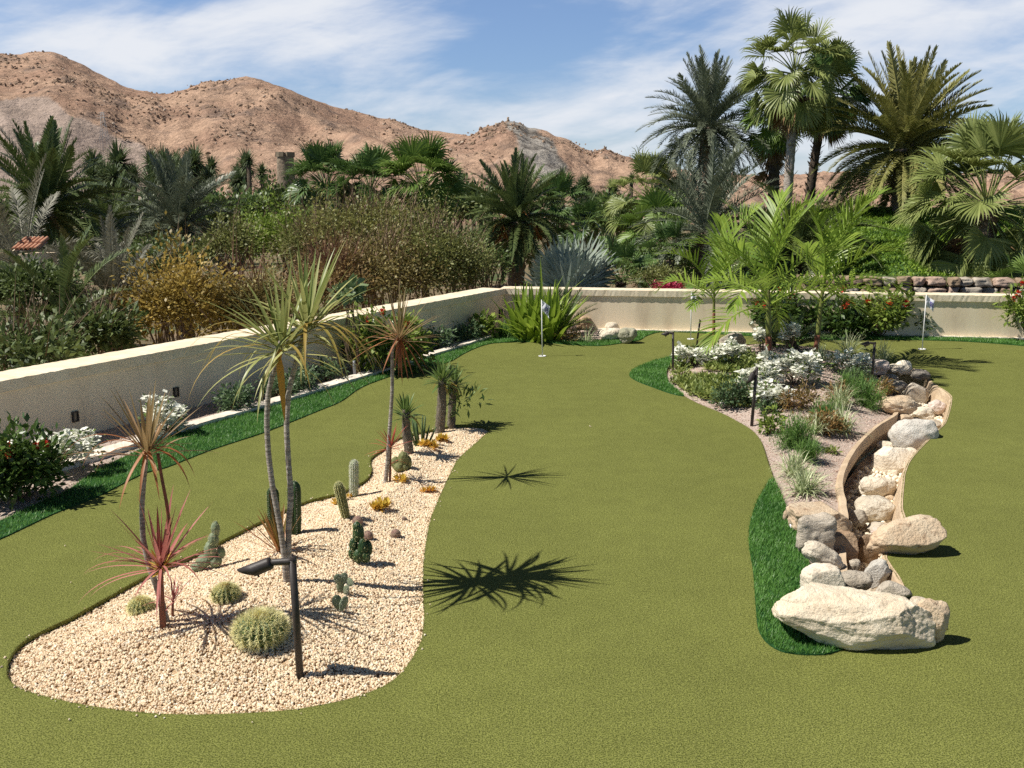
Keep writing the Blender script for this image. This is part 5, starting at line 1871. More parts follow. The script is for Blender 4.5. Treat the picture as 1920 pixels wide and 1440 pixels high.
# -- the tall two-headed dracaena
b = onbed(537, 1092)
t = thing("dracaena", "tallest dracaena with two grey stems and two big green striped crowns", "plant", b, "dracaenas in the cream gravel")
Y = b[1]
tk1 = path_px([(537, 1095), (533, 1040), (525, 985), (512, 920), (503, 850), (500, 790), (503, 735), (515, 690), (527, 640)], Y)
tk2 = path_px([(540, 1095), (541, 1040), (541, 985), (546, 930), (541, 870), (537, 800), (541, 735), (552, 690), (563, 650), (576, 600)], Y, 0.012)
mb = MB(); ringed(mb, tk1, .0175, .014); mb.build("stem", m_bark_grey, t)
mb = MB(); ringed(mb, tk2, .0175, .014); mb.build("stem", m_bark_grey, t)
c1, c2 = tk1[-1], tk2[-1]
for c, sd, L, hi in ((c1, 5, .47, 80), (c2, 8, .49, 88)):
    mb = MB(); rosette(mb, c, 38, L, .026, hi, -5, .42, 9, sd, .30, amap=(.25, .75), lean=(-.12, 0, 0) if sd == 5 else (.10, 0, .15), spread=.018)
    rosette(mb, c - [0, 0, .03], 10, L * 1.05, .024, 10, -35, 1.6, 10, sd + 1, .3, amap=(.4, .9), spread=.018)
    mb.build("leaf_crown", m_drac, t)
mb = MB()
az = np.array([185, 200, 170, 215, 160, 5, 350, 330, 20, 345, 300, 40, 315, 190, 280, 250])
long_leaves(mb, c1 - [0, 0, .02], [(a, RNG.uniform(5, 40), RNG.uniform(.50, .66), RNG.uniform(1.9, 2.6), RNG.uniform(.1, .8)) for a in az[:12]], .020)
long_leaves(mb, c2 - [0, 0, .02], [(a, RNG.uniform(-10, 25), RNG.uniform(.5, .72), RNG.uniform(1.6, 2.4), RNG.uniform(.1, .7)) for a in az[5:]], .022)
mb.build("drooping_leaves", m_dracdry, t)
mb = MB()
long_leaves(mb, Wd(523, 668, Y - .02), [(300, -80, .36, .6, .3)], .040, fold=.15)
long_leaves(mb, Wd(526, 655, Y - .02), [(260, -60, .10, .6, .3)], .030)
mb.build("dead_leaf", m_gold, t)

# spiky young shoot at its foot
b = onbed(523, 1036)
t = thing("dracaena", "small stemless dracaena shoot with red tinged leaves behind the tallest one", "plant", b, "dracaenas in the cream gravel")
mb = MB()
rosette(mb, b + [0, 0, .05], 34, .34, .020, 88, 30, .35, 7, 33, .3, amap=(.05, .8), spread=.012, lean=(-.10, -.1, 0))
mb.build("leaf_crown", leaf("green_red_leaf", (0.14, 0.15, 0.035), (0.40, 0.13, 0.055), transl=.3, rough=.4), t)
mb = MB()
tube(mb, [b - [0, 0, .03], b + [0, 0, .07]], [.018, .014], 8)
rosette(mb, b + [0, 0, .02], 10, .20, .013, 40, 5, 1.2, 7, 34, .3, amap=(.6, 1), spread=.012)
mb.build("stem", m_cordtan, t)

# -- the pale pink one on the left
b = onbed(312, 1168)
t = thing("dracaena", "dracaena with pale bronze pink crown on a bent grey stem, left end of the gravel", "plant", b, "dracaenas in the cream gravel")
Y = b[1]
tk = path_px([(313, 1168), (301, 1120), (280, 1062), (268, 1010), (266, 950), (270, 900), (276, 838)], Y)
mb = MB(); ringed(mb, tk, .017, .011); mb.build("stem", m_bark_grey, t)
tk_b = path_px([(312, 1060), (318, 1000), (314, 950), (302, 890), (296, 850)], Y)
mb = MB(); tube(mb, resample(tk_b, 20), np.linspace(.010, .008, 20), 8); mb.build("stem", m_redstem, t)
c = tk[-1]
mb = MB(); rosette(mb, c, 34, .37, .020, 84, 8, .35, 8, 12, .3, amap=(.15, .9), spread=.012, lean=(.10, 0, 0)); mb.build("leaf_crown", m_cordtan, t)
mb = MB()
long_leaves(mb, c, [(190, 28, .48, 2.2, .3), (180, 20, .40, 2.4, .6), (200, 10, .30, 2.2, .7), (345, 8, .33, 2.4, .3), (330, 0, .36, 2.0, .2), (300, -20, .34, 1.4, .6), (255, -30, .35, 1.2, .8), (275, -40, .30, 1.0, .4),
                    (10, 15, .26, 2.2, .5)], .018)
mb.build("drooping_leaves", m_rust, t)

# -- the red cordyline in front of it
b = onbed(305, 1176)
t = thing("cordyline", "red leaved cordyline on a thick red stem at the left end of the gravel", "plant", b, "red cordylines in the cream gravel")
tk = path_px([(306, 1178), (303, 1130), (301, 1080), (301, 1052)], b[1])
mb = MB(); tube(mb, resample(tk, 16), np.linspace(.017, .013, 16), 10); mb.build("stem", m_redstem, t)
c = tk[-1]
mb = MB()
rosette(mb, c, 22, .37, .020, 88, 25, .30, 9, 15, .28, amap=(.2, .7), spread=.010, lean=(.03, 0, .05))
rosette(mb, c - [0, 0, .005], 26, .39, .015, 32, -12, 1.0, 10, 16, .28, amap=(.4, 1), spread=.010)
mb.build("leaf_crown", m_cordred, t)
mb = MB()
rosette(mb, c - [0, 0, .02], 12, .10, .03, 80, 10, .3, 5, 17, .3, amap=(0, .2), spread=.010)
mb.build("leaf_bases", m_succ, t)
b = onbed(323, 1157)
t = thing("cordyline", "small red cordyline sprout beside the thick red stem", "plant", b, "red cordylines in the cream gravel")
mb = MB()
tube(mb, [b - [0, 0, .03], b + [.005, 0, .05], b + [.012, 0, .11]], [.008, .007, .005], 7)
mb.build("stem", m_redstem, t)
mb = MB(); rosette(mb, b + [.012, 0, .11], 16, .15, .010, 85, 5, .5, 6, 18, .3, amap=(.2, .8), spread=.006)
long_leaves(mb, b + [0, 0, .06], [(20, 60, .12, .8, .4), (340, 55, .13, 1.0, .6), (60, 65, .12, .6, .5)], .009, ns=6)
mb.build("leaf_crown", m_cordred, t)

# -- the slender bronze one on the right
b = onbed(724, 906)
t = thing("dracaena", "slender single stemmed dracaena with bronze spiky crown, right of the tallest one", "plant", b, "dracaenas in the cream gravel")
Y = b[1]
tk = path_px([(723, 907), (727, 860), (731, 800), (735, 740), (736, 690), (735, 660), (740, 642), (748, 626)], Y)
mb = MB(); ringed(mb, tk, .017, .012, 70); mb.build("stem", m_bark_grey, t)
c = tk[-1]
mb = MB(); rosette(mb, c, 40, .42, .016, 88, -6, .20, 8, 22, .3, amap=(.05, .8), spread=.014, lean=(.10, 0, .05)); mb.build("leaf_crown", m_cordtan, t)
mb = MB()
long_leaves(mb, c, [(180, -12, .40, .6, .7), (190, 2, .35, .9, .5), (200, -22, .44, .3, .8), (270, -75, .34, .4, .2), (290, -78, .40, .3, .1), (320, -62, .36, .5, .3), (335, -50, .34, .6, .2), (345, -40, .36, .8, .5),
                    (250, -70, .30, .5, .4), (5, -30, .40, .9, .6), (350, -55, .42, .4, .1), (280, -80, .27, .3, .6), (225, -55, .34, .5, .4), (310, -70, .38, .3, .2)], .022, ns=10)
mb.build("drooping_leaves", m_rust, t)
b = onbed(731, 905)
t = thing("cordyline", "scarlet cordyline shoot twined beside the slender bronze dracaena", "plant", b, "red cordylines in the cream gravel")
tk = path_px([(731, 906), (732, 870), (733, 835)], b[1] + .02)
mb = MB(); tube(mb, resample(tk, 10), np.linspace(.010, .007, 10), 7); mb.build("stem", m_redstem, t)
mb = MB()
rosette(mb, tk[-1], 26, .21, .014, 85, -5, .5, 7, 24, .3, amap=(.2, .9), spread=.008)
long_leaves(mb, tk[1], [(190, 10, .14, 1.6, .4), (0, 20, .16, 1.4, .5), (30, 25, .14, 1.2, .3), (200, -5, .13, 1.4, .2)], .013, ns=7)
mb.build("leaf_crown", m_redbright, t)


# -- bottle-trunked spiny plants with tufted heads
def pachypodium(label, bpx, tpx, bend, r0, r1, seed, nl=40, L=.17, hang=8):
    b = onbed(*bpx)
    top = Wd(*tpx, b[1])
    t = thing("spiny_palm", label, "plant", b, "spiny trunked succulents with leafy heads")
    mid = b * .5 + top * .5 + np.array([bend, 0, 0])
    p = resample(np.array([b - [0, 0, .03], b * .7 + mid * .3, mid, mid * .4 + top * .6, top]), 26)
    r = np.linspace(r0, r1, 26) * (1 + .08 * np.sin(np.linspace(0, PI, 26)))
    mb = MB(); tube(mb, p, r, 14, rib=lambda a, q: 1 + .06 * np.cos(a * 7 + q * 40)); mb.build("trunk", m_pachbark, t)
    n = 520
    k = RNG.uniform(0, 25, n)
    az = RNG.uniform(0, 2 * PI, n)
    q = np.c_[[np.interp(k, np.arange(26), p[:, i]) for i in range(3)]].T + dirs(az, np.zeros(n)) * np.interp(k, np.arange(26), r)[:, None]
    mb = MB(); blades(mb, q, dirs(az, RNG.normal(.25, .3, n)), RNG.uniform(.018, .036, n), .0032, 0, ns=1, prof='spine'); mb.build("spines", m_spine, t)
    mb = MB(); rosette(mb, top, nl, L, .020, 86, 0, .7, 6, seed, .25, amap=(.7, .2), spread=.02, prof='leaf')
    mb.build("leaf_head", m_pachleaf, t)
    if hang:
        mb = MB()
        long_leaves(mb, top - [0, 0, .03], [(RNG.uniform(0, 360), RNG.uniform(-45, 10), RNG.uniform(.16, .28), RNG.uniform(1.4, 2.6), RNG.random()) for _ in range(hang)], .019, ns=8)
        mb.build("old_leaves", m_dracdry, t)
    return t, top


pachypodium("shorter dark spiny trunk with a green tuft, nearest the small cactus cluster", (768, 852), (761, 768), -.012, .040, .030, 41, 60, .18, 5)
t, tp = pachypodium("left and thickest of the two spiny trunks at the far end of the gravel", (824, 812), (829, 706), .010, .048, .036, 42, 76, .21, 6)
t2, tp2 = pachypodium("right of the two spiny trunks at the far end, with hanging dry leaves", (846, 804), (852, 712), -.006, .040, .030, 43, 64, .20, 14)
mb = MB()
shr = shrub_leaves(mb, Wd(852, 745, t2.location[1]) + [.12, 0, -.02], (.20, .14, .16), 14, 8, .09, .028, 5)
mb.build("low_leaves", m_pachleaf, t2)


# -- cacti
def cactus_col(label, bpx, tpx, r, ribs, mskin, seed, depth=.12, spines=None, dome=.35, name="column_cactus", lean=0.0, group="column cacti in the cream gravel", sl=.012, ncr=26, wv=0):
    b = onbed(*bpx)
    top = Wd(*tpx, b[1] + lean)
    t = thing(name, label, "cactus", b, group)
    n = 34
    u = np.linspace(0, 1, n)
    p = b[None] * (1 - u[:, None]) + top[None] * u[:, None]
    L = np.linalg.norm(top - b)
    dn = 1 - np.clip((u - (1 - r * 1.6 / L)) / (r * 1.6 / L), 0, 1) ** 2 * .999
    rr = r * np.sqrt(np.clip(dn, .0005, 1)) * (.86 + .14 * np.clip(u / .3, 0, 1))
    p[0, 2] -= .03
    ns = ribs * 6

    def rib(a, q):
        return 1 - depth + depth * np.abs(np.cos(a * ribs / 2)) ** .7 * 1.4 + wv * np.sin(q * 70)
    mb = MB(); tube(mb, p, rr, ns, rib=rib); mb.build("body", mskin, t)
    if spines is not None:
        az = np.repeat(np.arange(ribs) / ribs * 2 * PI, ncr)
        uu = np.tile(np.linspace(.03, .985, ncr), ribs)
        idx = uu * (n - 1)
        q = np.c_[[np.interp(idx, np.arange(n), p[:, i]) for i in range(3)]].T
        tan = unit(top - b)
        ref = np.array([0., 0, 1]) if abs(tan[2]) < .9 else np.array([0., 1, 0])
        x = unit(np.cross(tan, ref)); y = np.cross(tan, x)
        out = np.cos(az)[:, None] * x + np.sin(az)[:, None] * y
        q = q + out * (np.interp(idx, np.arange(n), rr) * (1 + depth * .4))[:, None]
        k = 5
        q, out = np.repeat(q, k, 0), np.repeat(out, k, 0)
        d = unit(out + RNG.normal(0, .65, out.shape))
        mb = MB(); blades(mb, q, d, sl * RNG.uniform(.6, 1.3, len(q)), max(.0022, sl * .13), 0, ns=1, prof='spine', a=RNG.random(len(q))); mb.build("spines", spines, t)
    return t


cactus_col("thick dark green ribbed column cactus beside the tallest dracaena", (553, 1003), (551, 901), .040, 6, m_cactdark, 1, .28, m_spine, sl=.010)
cactus_col("thinner dark ribbed column cactus behind the tallest dracaena's stems", (515, 1010), (511, 912), .036, 6, m_cactdark, 2, .28, m_spine, sl=.010)
cactus_col("woolly white column cactus standing upright in the gravel", (664, 932), (664, 862), .030, 14, m_hairy, 3, .10, m_wspine, sl=.014, ncr=34)
cactus_col("leaning olive ribbed column cactus with an orange tip", (649, 971), (633, 903), .031, 12, m_cactolive, 4, .14, m_yspine, sl=.012, lean=-.02)
cactus_col("small olive side column behind the leaning one", (645, 940), (642, 911), .017, 10, m_cactolive, 5, .14, m_yspine, sl=.010)


def barrel(label, px, py, wpx, hpx, seed, ribs=20, mspine=m_yspine, sl=.032, k=12):
    b = onbed(px, py)
    s = mpp(b)
    r, h = wpx * s / 2, hpx * s / 2
    t = thing("barrel_cactus", label, "cactus", b, "barrel cacti in the cream gravel")
    nv = 26
    th = np.linspace(-PI / 2 * .55, PI / 2 * .97, nv)
    p = np.c_[np.zeros(nv), np.zeros(nv), h * (.55 + np.sin(th) * .75)] + b
    p[-1, 2] -= h * .04
    rr = r * np.cos(th) * .92 + .002
    mb = MB(); tube(mb, p, rr, ribs * 6, rib=lambda a, q: .86 + .17 * np.abs(np.cos(a * ribs / 2)) ** .8); mb.build("body", m_cact, t)
    nr = 16
    az = np.repeat(np.arange(ribs) / ribs * 2 * PI, nr)
    tt = np.tile(np.linspace(-PI / 2 * .4, PI / 2 * .96, nr), ribs) + RNG.normal(0, .02, nr * ribs)
    q = b + np.c_[np.cos(az) * np.cos(tt) * r * .95, np.sin(az) * np.cos(tt) * r * .95, h * (.55 + np.sin(tt) * .75)]
    out = unit(np.c_[np.cos(az) * np.cos(tt), np.sin(az) * np.cos(tt), np.sin(tt)])
    q, out = np.repeat(q, k, 0), np.repeat(out, k, 0)
    d = unit(out * .75 + RNG.normal(0, .62, out.shape))
    mb = MB(); blades(mb, q, d, sl * RNG.uniform(.6, 1.25, len(q)), .0030, .15, ns=2, prof='spine', a=RNG.random(len(q))); mb.build("spines", mspine, t)
    n = 160
    a_ = RNG.uniform(0, 2 * PI, n); rd = np.sqrt(RNG.random(n)) * r * .26
    mb = MB(); blades(mb, b + np.c_[np.cos(a_) * rd, np.sin(a_) * rd, np.full(n, h * 1.27)], np.c_[RNG.normal(0, .5, (n, 2)), np.ones(n)], .016, .003, 0, ns=1, prof='spine', a=RNG.uniform(.3, 1, n))
    mb.build("woolly_crown", m_gold, t)
    return t


barrel("largest golden barrel cactus left of the near path light", 490, 1200, 102, 78, 1, 22, k=14, sl=.036)
barrel("small golden barrel cactus at the foot of the bronze pink dracaena", 265, 1147, 46, 38, 2, 16, sl=.024)
barrel("small golden barrel cactus between the red cordyline and the near path light", 424, 1124, 52, 42, 3, 16, sl=.024)


def knobby(label, pads, mskin, seed, mspine, name="cactus_cluster", sl=.010, ns_=60, group=None, flat=1.0):
    """a clump of joints: each pad is centre pixel, half width, half height, and metres towards the camera"""
    b = onbed(*pads[0][:2])
    t = None
    loc = onbed(*label[1])
    t = thing(name, label[0], "cactus", loc, group)
    Y = loc[1]
    for i, (px, py, hw, hh, dy) in enumerate(pads):
        c = Wd(px, py, Y - dy)
        s = mpp(c)
        v, f = ico(4)
        n_ = np.array([noise.noise(Vector(q) * 2.3 + Vector((seed, i, 0))) for q in v])
        lump = np.array([noise.noise(Vector(q) * 5.5 + Vector((seed, i, 3))) for q in v])
        vv = v * (1 + .10 * n_ + .09 * lump)[:, None] * np.array([hw * s, hw * s * flat, hh * s])
        mb = MB(); mb.add(vv + c, tris=f); pad = mb.build("pad", mskin, t)
        k = RNG.integers(0, len(v), ns_)
        mb = MB(); blades(mb, np.repeat(vv[k] + c, 3, 0), unit(np.repeat(v[k], 3, 0) + RNG.normal(0, .6, (ns_ * 3, 3))), sl, max(.0016, sl * .14), 0, ns=1, prof='spine', a=RNG.random(ns_ * 3))
        mb.V[0] = mb.V[0]
        o = mb.build("spines", mspine, None)
        o.data.transform(__import__('mathutils').Matrix.Translation(-Vector(t.location)))
        o.parent = pad
    return t


knobby(("knobbly grey green cactus of stacked joints behind the red cordyline", (395, 1066)), [(404, 992, 8, 15, 0), (400, 1012, 10, 14, .01), (394, 1034, 11, 20, .02), (382, 1052, 14, 12, .03), (372, 1062, 13, 9, .04), (414, 1036, 8, 12, 0), (404, 1052, 12, 12, .02)], m_cactgrey, 1, m_yspine, group="jointed cactus clusters")
knobby(("dark green many headed cactus cluster in the middle of the gravel", (678, 1054)), [(672, 1000, 11, 18, 0), (669, 988, 8, 10, .01), (663, 1022, 8, 14, .02), (680, 1030, 9, 22, .03), (690, 1028, 8, 16, .01), (672, 1042, 10, 14, .04), (686, 1044, 9, 11, .04), (660, 1038, 7, 11, .02)], m_cactdark, 2, m_yspine, group="jointed cactus clusters")
knobby(("squat olive cactus cluster at the foot of the shorter spiny trunk", (752, 883)), [(742, 868, 9, 12, 0), (756, 862, 10, 16, .01), (748, 876, 10, 9, .04), (765, 868, 7, 14, 0), (757, 877, 9, 8, .03)], m_cactolive, 3, m_yspine, group="jointed cactus clusters")


def prickly(label, loc, pads, seed):
    p0 = onbed(*loc)
    t = thing("prickly_pear", label, "cactus", p0, "small prickly pears in the cream gravel")
    for i, (px, py, hw, hh, yaw, tilt, dy) in enumerate(pads):
        c = Wd(px, py, p0[1] - dy)
        s = mpp(c)
        v, f = ico(4)
        vv = v * np.array([hw * s, hh * s * .22, hh * s])
        vv[:, 0] *= 1 + .22 * v[:, 2]
        vv = rot3(rot3(vv, 'y', tilt), 'z', yaw)
        mb = MB(); mb.add(vv + c, tris=f); pad = mb.build("pad", m_cactgrey, t)
        k = RNG.integers(0, len(v), 90)
        mb = MB(); blades(mb, np.repeat(vv[k] + c, 4, 0), RNG.normal(size=(360, 3)), .006, .0012, 0, ns=1, prof='spine')
        o = mb.build("spines", m_wspine, None)
        o.data.transform(__import__('mathutils').Matrix.Translation(-Vector(t.location)))
        o.parent = pad


prickly("upper small prickly pear with four rounded pads", (642, 1112), [(638, 1100, 7, 13, 15, 5, 0), (634, 1086, 8, 11, 20, -8, .01), (645, 1084, 7, 11, 10, 4, 0), (656, 1092, 8, 9, -30, 35, .01), (649, 1106, 6, 10, -20, 20, .02)], 1)
prickly("lower small prickly pear with two leaning pads", (634, 1146), [(632, 1129, 9, 15, 25, -10, 0), (644, 1132, 8, 15, 35, 25, .01)], 2)


def globe(label, px, py, r, seed):
    b = onbed(px, py)
    s = mpp(b)
    t = thing("globe_cactus", label, "cactus", b, "small pinkish globe cacti")
    v, f = ico(4)
    vv = v * np.array([r * s, r * s, r * s * .95]) + [0, 0, r * s * .75]
    mb = MB(); mb.add(vv + b, tris=f); mb.build("body", m_mamm, t)
    k = RNG.integers(0, len(v), 240)
    mb = MB(); blades(mb, np.repeat(vv[k] + b, 3, 0), unit(np.repeat(v[k], 3, 0) + RNG.normal(0, .7, (720, 3))), .008, .0013, 0, ns=1, prof='spine'); mb.build("spines", m_spine, t)


globe("pinkish globe cactus alone right of the dark cactus cluster", 742, 1008, 9.5, 1)
globe("pinkish globe cactus touching the dark cactus cluster", 690, 1012, 10, 2)
globe("tan globe cactus just behind the head of the dark cluster", 671, 984, 10, 3)
globe("tiny brown globe cactus on bare gravel above the lone pinkish one", 758, 976, 4, 4)


def succulent(label, px, py, r, seed, heads, pink=0.2):
    b = onbed(px, py)
    s = mpp(b)
    t = thing("yellow_succulent", label, "succulent", b, "yellow succulents in the cream gravel")
    rs = np.random.default_rng(seed)
    mb = MB()
    for k in range(heads):
        o = rs.normal(0, .42, 2) * r * s if k else np.zeros(2)
        c = b + np.array([o[0], o[1] * .8, .018 + .01 * rs.random()])
        rosette(mb, c, 24, r * s * .62, r * s * .24, 86, 5, .1, 3, seed * 7 + k, .35, prof='leaf', amap=(.05, pink + .3), spread=.004)
    mb.build("rosettes", m_succ, t)


succulent("yellow succulent in two tufts either side of the leaning column cactus", 630, 948, 20, 1, 4)
succulent("yellow succulent with golden leaves in the open middle of the gravel", 706, 955, 24, 2, 5)
succulent("pale yellow succulent tuft right of the golden one", 726, 944, 14, 3, 3)
succulent("yellow succulent below the squat olive cactus cluster", 756, 903, 18, 4, 4)
succulent("red tipped yellow succulent at the turf edge", 804, 924, 16, 5, 3, .6)
succulent("yellow succulent nearest below the two spiny trunks", 802, 838, 19, 6, 5)
succulent("orange yellow succulent at the foot of the left spiny trunk", 826, 826, 18, 7, 5, .4)
succulent("small yellow tuft beside the foot of the leaning column cactus", 658, 934, 9, 8, 2)

b = onbed(789, 835)
t = thing("stick_plant", "clump of upright dark green sticks between the spiny trunks", "succulent", b)
s = mpp(b)
for k in range(13):
    o = np.array([RNG.normal(0, 11) * s, RNG.normal(0, 7) * s, 0])
    h = RNG.uniform(30, 62) * s
    mb = MB(); tube(mb, [b + o * .5 - [0, 0, .02], b + o * 1.0 + [0, 0, h * .5], b + o * 1.35 + [0, 0, h]], [.009, .010, .005], 7)
    mb.build("stalk", m_euph, t)

# ================================================================== PLANTS ALONG THE WALLS
LG[0] = 1.35
m_ixora = leaf("glossy_dark_leaf", (0.018, 0.042, 0.010), (0.105, 0.165, 0.035), transl=0.25, rough=0.32)
m_ixlight = leaf("yellow_green_leaf", (0.055, 0.095, 0.014), (0.24, 0.30, 0.06), transl=0.3, rough=0.35)
m_redfl = leaf("red_flower_petal", (0.50, 0.025, 0.012), (0.68, 0.09, 0.03), transl=0.25, rough=0.5, g=1)
m_white = leaf("white_bract", (0.86, 0.83, 0.66), (0.92, 0.90, 0.78), transl=0.22, rough=0.6, g=1)
m_bougleaf = leaf("bougainvillea_leaf", (0.045, 0.085, 0.02), (0.19, 0.25, 0.065), transl=0.3, rough=0.45)
m_shgrey = leaf("grey_green_leaf", (0.045, 0.085, 0.035), (0.14, 0.20, 0.095), transl=0.25, rough=0.5)
m_bright = leaf("bright_strap_leaf", (0.09, 0.16, 0.014), (0.30, 0.38, 0.055), transl=0.35, rough=0.4)
m_cycad = leaf("dark_cycad_leaf", (0.022, 0.045, 0.012), (0.085, 0.12, 0.035), transl=0.12, rough=0.35)
m_grape = leaf("round_sea_grape_leaf", (0.06, 0.10, 0.045), (0.20, 0.26, 0.12), transl=0.25, rough=0.45)
m_fennel = leaf("feathery_green_leaf", (0.05, 0.115, 0.025), (0.17, 0.28, 0.065), transl=0.35, rough=0.6)
m_var = leaf("variegated_grass_leaf", (0.16, 0.22, 0.075), (0.56, 0.58, 0.38), transl=0.3, rough=0.5)
m_rusty = leaf("rust_brown_leaf", (0.09, 0.085, 0.025), (0.25, 0.14, 0.05), transl=0.3, rough=0.5)
m_cover2 = leaf("light_groundcover_leaf", (0.085, 0.13, 0.025), (0.28, 0.31, 0.09), transl=0.35, rough=0.5)
m_darkcover = leaf("dark_groundcover_leaf", (0.025, 0.05, 0.02), (0.10, 0.15, 0.06), transl=0.2, rough=0.5)


def reds(n, r=.035):
    def f(t, cc):
        o = cc[np.argsort(-cc[:, 2])][:max(n * 3, 3)]
        o = o[RNG.permutation(len(o))[:n]]
        for c in o:
            k = 40
            u = unit(RNG.normal(size=(k, 3)) + [0, -.3, .5])
            mb = MB()
            blades(mb, c + u * r * .4 + [0, -.03, .06], u, r, r * .6, .2, ns=2, prof='round', a=RNG.random(k))
            mb.build("flower_head", m_redfl, t)
    return f


def whites(n, per, size, spread, sel=1.0, seed=0):
    def f(t, cc):
        rs = np.random.default_rng(seed)
        mb = MB()
        o = cc[np.argsort(-(cc[:, 2] - .35 * cc[:, 1] + rs.normal(0, .04, len(cc))))][:max(1, int(len(cc) * sel))]
        o = o[rs.permutation(len(o))[:n]]
        for c in o:
            q = int(per * .62)
            u = unit(rs.normal(size=(q, 3)) + [0, -.25, .45])
            b = c + u * spread * rs.uniform(.4, 1.45, (q, 1)) + [0, 0, spread * .8]
            d = unit(u * [1, 1, .25] + rs.normal(0, .45, (q, 3)) * [1, 1, .5])
            blades(mb, b, d, size * 1.9 * rs.uniform(.7, 1.2, q), size * 1.8, .15, ns=2, prof='round', a=np.clip(rs.normal(.6, .25, q), 0, 1), roll=rs.normal(0, .3, q), fold=.15)
        mb.build("blossoms", m_white, t, smooth=False)
    return f


def gshrub(label, bx, by, cx, cy, rx, rz, mleaf, seed, ncl, per, ll, lw, zf=None, name="shrub", cat="shrub", ry=None, flowers=None, z=0.0, nstem=9, sr=.007, group=None, mstem=None, **k):
    """a shrub standing on the ground at one pixel, its crown filling an ellipse round another"""
    b = P(bx, by, z) if zf is None else on(zf, bx, by)
    c = Wd(cx, cy, b[1])
    s = mpp(c)
    k.setdefault('flat', .8)
    return shrub(name, label, cat, b, c, (rx * s, (ry or rx) * s * .85, rz * s), ncl, per, ll, lw, mleaf, seed, group, mstem, nstem, sr, flowers, **k)


gshrub("large dark glossy bush with red flowers at the left edge by the kerb", 35, 940, 32, 862, 68, 74, m_ixora, 101, 110, 26, .075, .038, flowers=[reds(7, .024)], name="ixora_bush", sr=.012, clr=.22)
gshrub("white bougainvillea nearest the camera beside the dark red flowered bush", 95, 885, 140, 832, 58, 46, m_bougleaf, 102, 34, 10, .045, .028, flowers=[whites(20, 46, .030, .045, .8, 1)], name="bougainvillea", cat="flowering shrub", group="white bougainvilleas", clr=.24)
gshrub("white bougainvillea half hidden behind the bronze pink dracaena crown", 312, 815, 308, 786, 36, 36, m_bougleaf, 103, 26, 10, .045, .028, flowers=[whites(18, 44, .030, .045, .9, 2)], name="bougainvillea", cat="flowering shrub", group="white bougainvilleas", clr=.24)
gshrub("tall bush with red flowers against the shaded wall behind the slender dracaena", 722, 696, 724, 630, 70, 64, m_ixlight, 104, 130, 22, .10, .052, flowers=[reds(9, .04)], name="ixora_bush", sr=.012, clr=.2)
gshrub("small grey green shrub on the kerb, alone in the shade of the wall", 440, 772, 441, 746, 32, 26, m_shgrey, 105, 44, 16, .055, .03, name="low_shrub", group="small green shrubs along the shaded wall")
gshrub("small shrub behind the two stems of the tallest dracaena", 520, 745, 522, 722, 26, 22, m_shgrey, 106, 34, 16, .055, .03, name="low_shrub", group="small green shrubs along the shaded wall")
gshrub("small dark shrub just right of the tallest dracaena's stems", 560, 735, 566, 705, 27, 26, m_shgrey, 107, 38, 16, .055, .03, name="low_shrub", group="small green shrubs along the shaded wall")
gshrub("thin grey shrub under the drooping leaves of the tallest dracaena", 612, 715, 612, 690, 20, 26, m_shgrey, 108, 28, 14, .055, .03, name="low_shrub", group="small green shrubs along the shaded wall")
gshrub("low grey green shrub right of the tall red flowered bush", 820, 655, 822, 634, 26, 22, m_shgrey, 109, 36, 16, .07, .035, name="low_shrub", group="small green shrubs along the shaded wall")
gshrub("low grey green shrub next along the kerb towards the far corner", 873, 640, 872, 620, 24, 22, m_shgrey, 110, 34, 16, .07, .035, name="low_shrub", group="small green shrubs along the shaded wall")
gshrub("upright shrub with fleshy bright leaves near the far corner of the walls", 905, 634, 907, 606, 20, 26, m_ixlight, 111, 24, 10, .13, .06, name="low_shrub")
gshrub("broad leaved shrub on the wall left of the tall red flowered bush", 668, 705, 655, 545, 20, 28, m_grape, 112, 9, 7, .15, .13, prof='round', name="sea_grape", sr=.01)

# feathery fern by the corner
b = P(948, 632, 0)
t = thing("fern", "feathery green fern at the far corner before the strap leaved clump", "fern", b)
mb = MB(); n = 420
az = RNG.uniform(0, 2 * PI, n); el = RNG.uniform(.2, 1.45, n)
blades(mb, b + np.c_[RNG.normal(0, .05, (n, 2)), np.full(n, .02)], dirs(az, el), RNG.uniform(.15, .36, n), .012, .8, ns=4, prof='spine', a=RNG.random(n))
mb.build("fronds", m_fennel, t)

# strap-leaved clump
b = P(1005, 636, 0)
t = thing("strap_leaf_plant", "big bright green clump of strap leaves at the far corner of the walls", "plant", b)
mb = MB()
s = mpp(b)
for k in range(13):
    o = np.array([RNG.uniform(-36, 34) * s, RNG.uniform(-.25, .2), 0])
    rosette(mb, b + o + [0, 0, .02], 16, RNG.uniform(.65, .98), .10, 88, 45, 1.0, 9, 200 + k, .3, amap=(.3, .75), spread=.03)
rosette(mb, b + [0, 0, .05], 50, .62, .085, 60, 5, 1.7, 9, 220, .3, amap=(.5, .95), spread=.2)
long_leaves(mb, b + [.1, 0, .3], [(5, 48, .95, .25, .7), (175, 60, .9, 1.5, .8), (100, 80, 1.0, .2, .6), (20, 66, .8, .3, .5), (190, 50, .8, 1.9, .9)], .06, ns=10)
mb.build("leaves", m_bright, t)


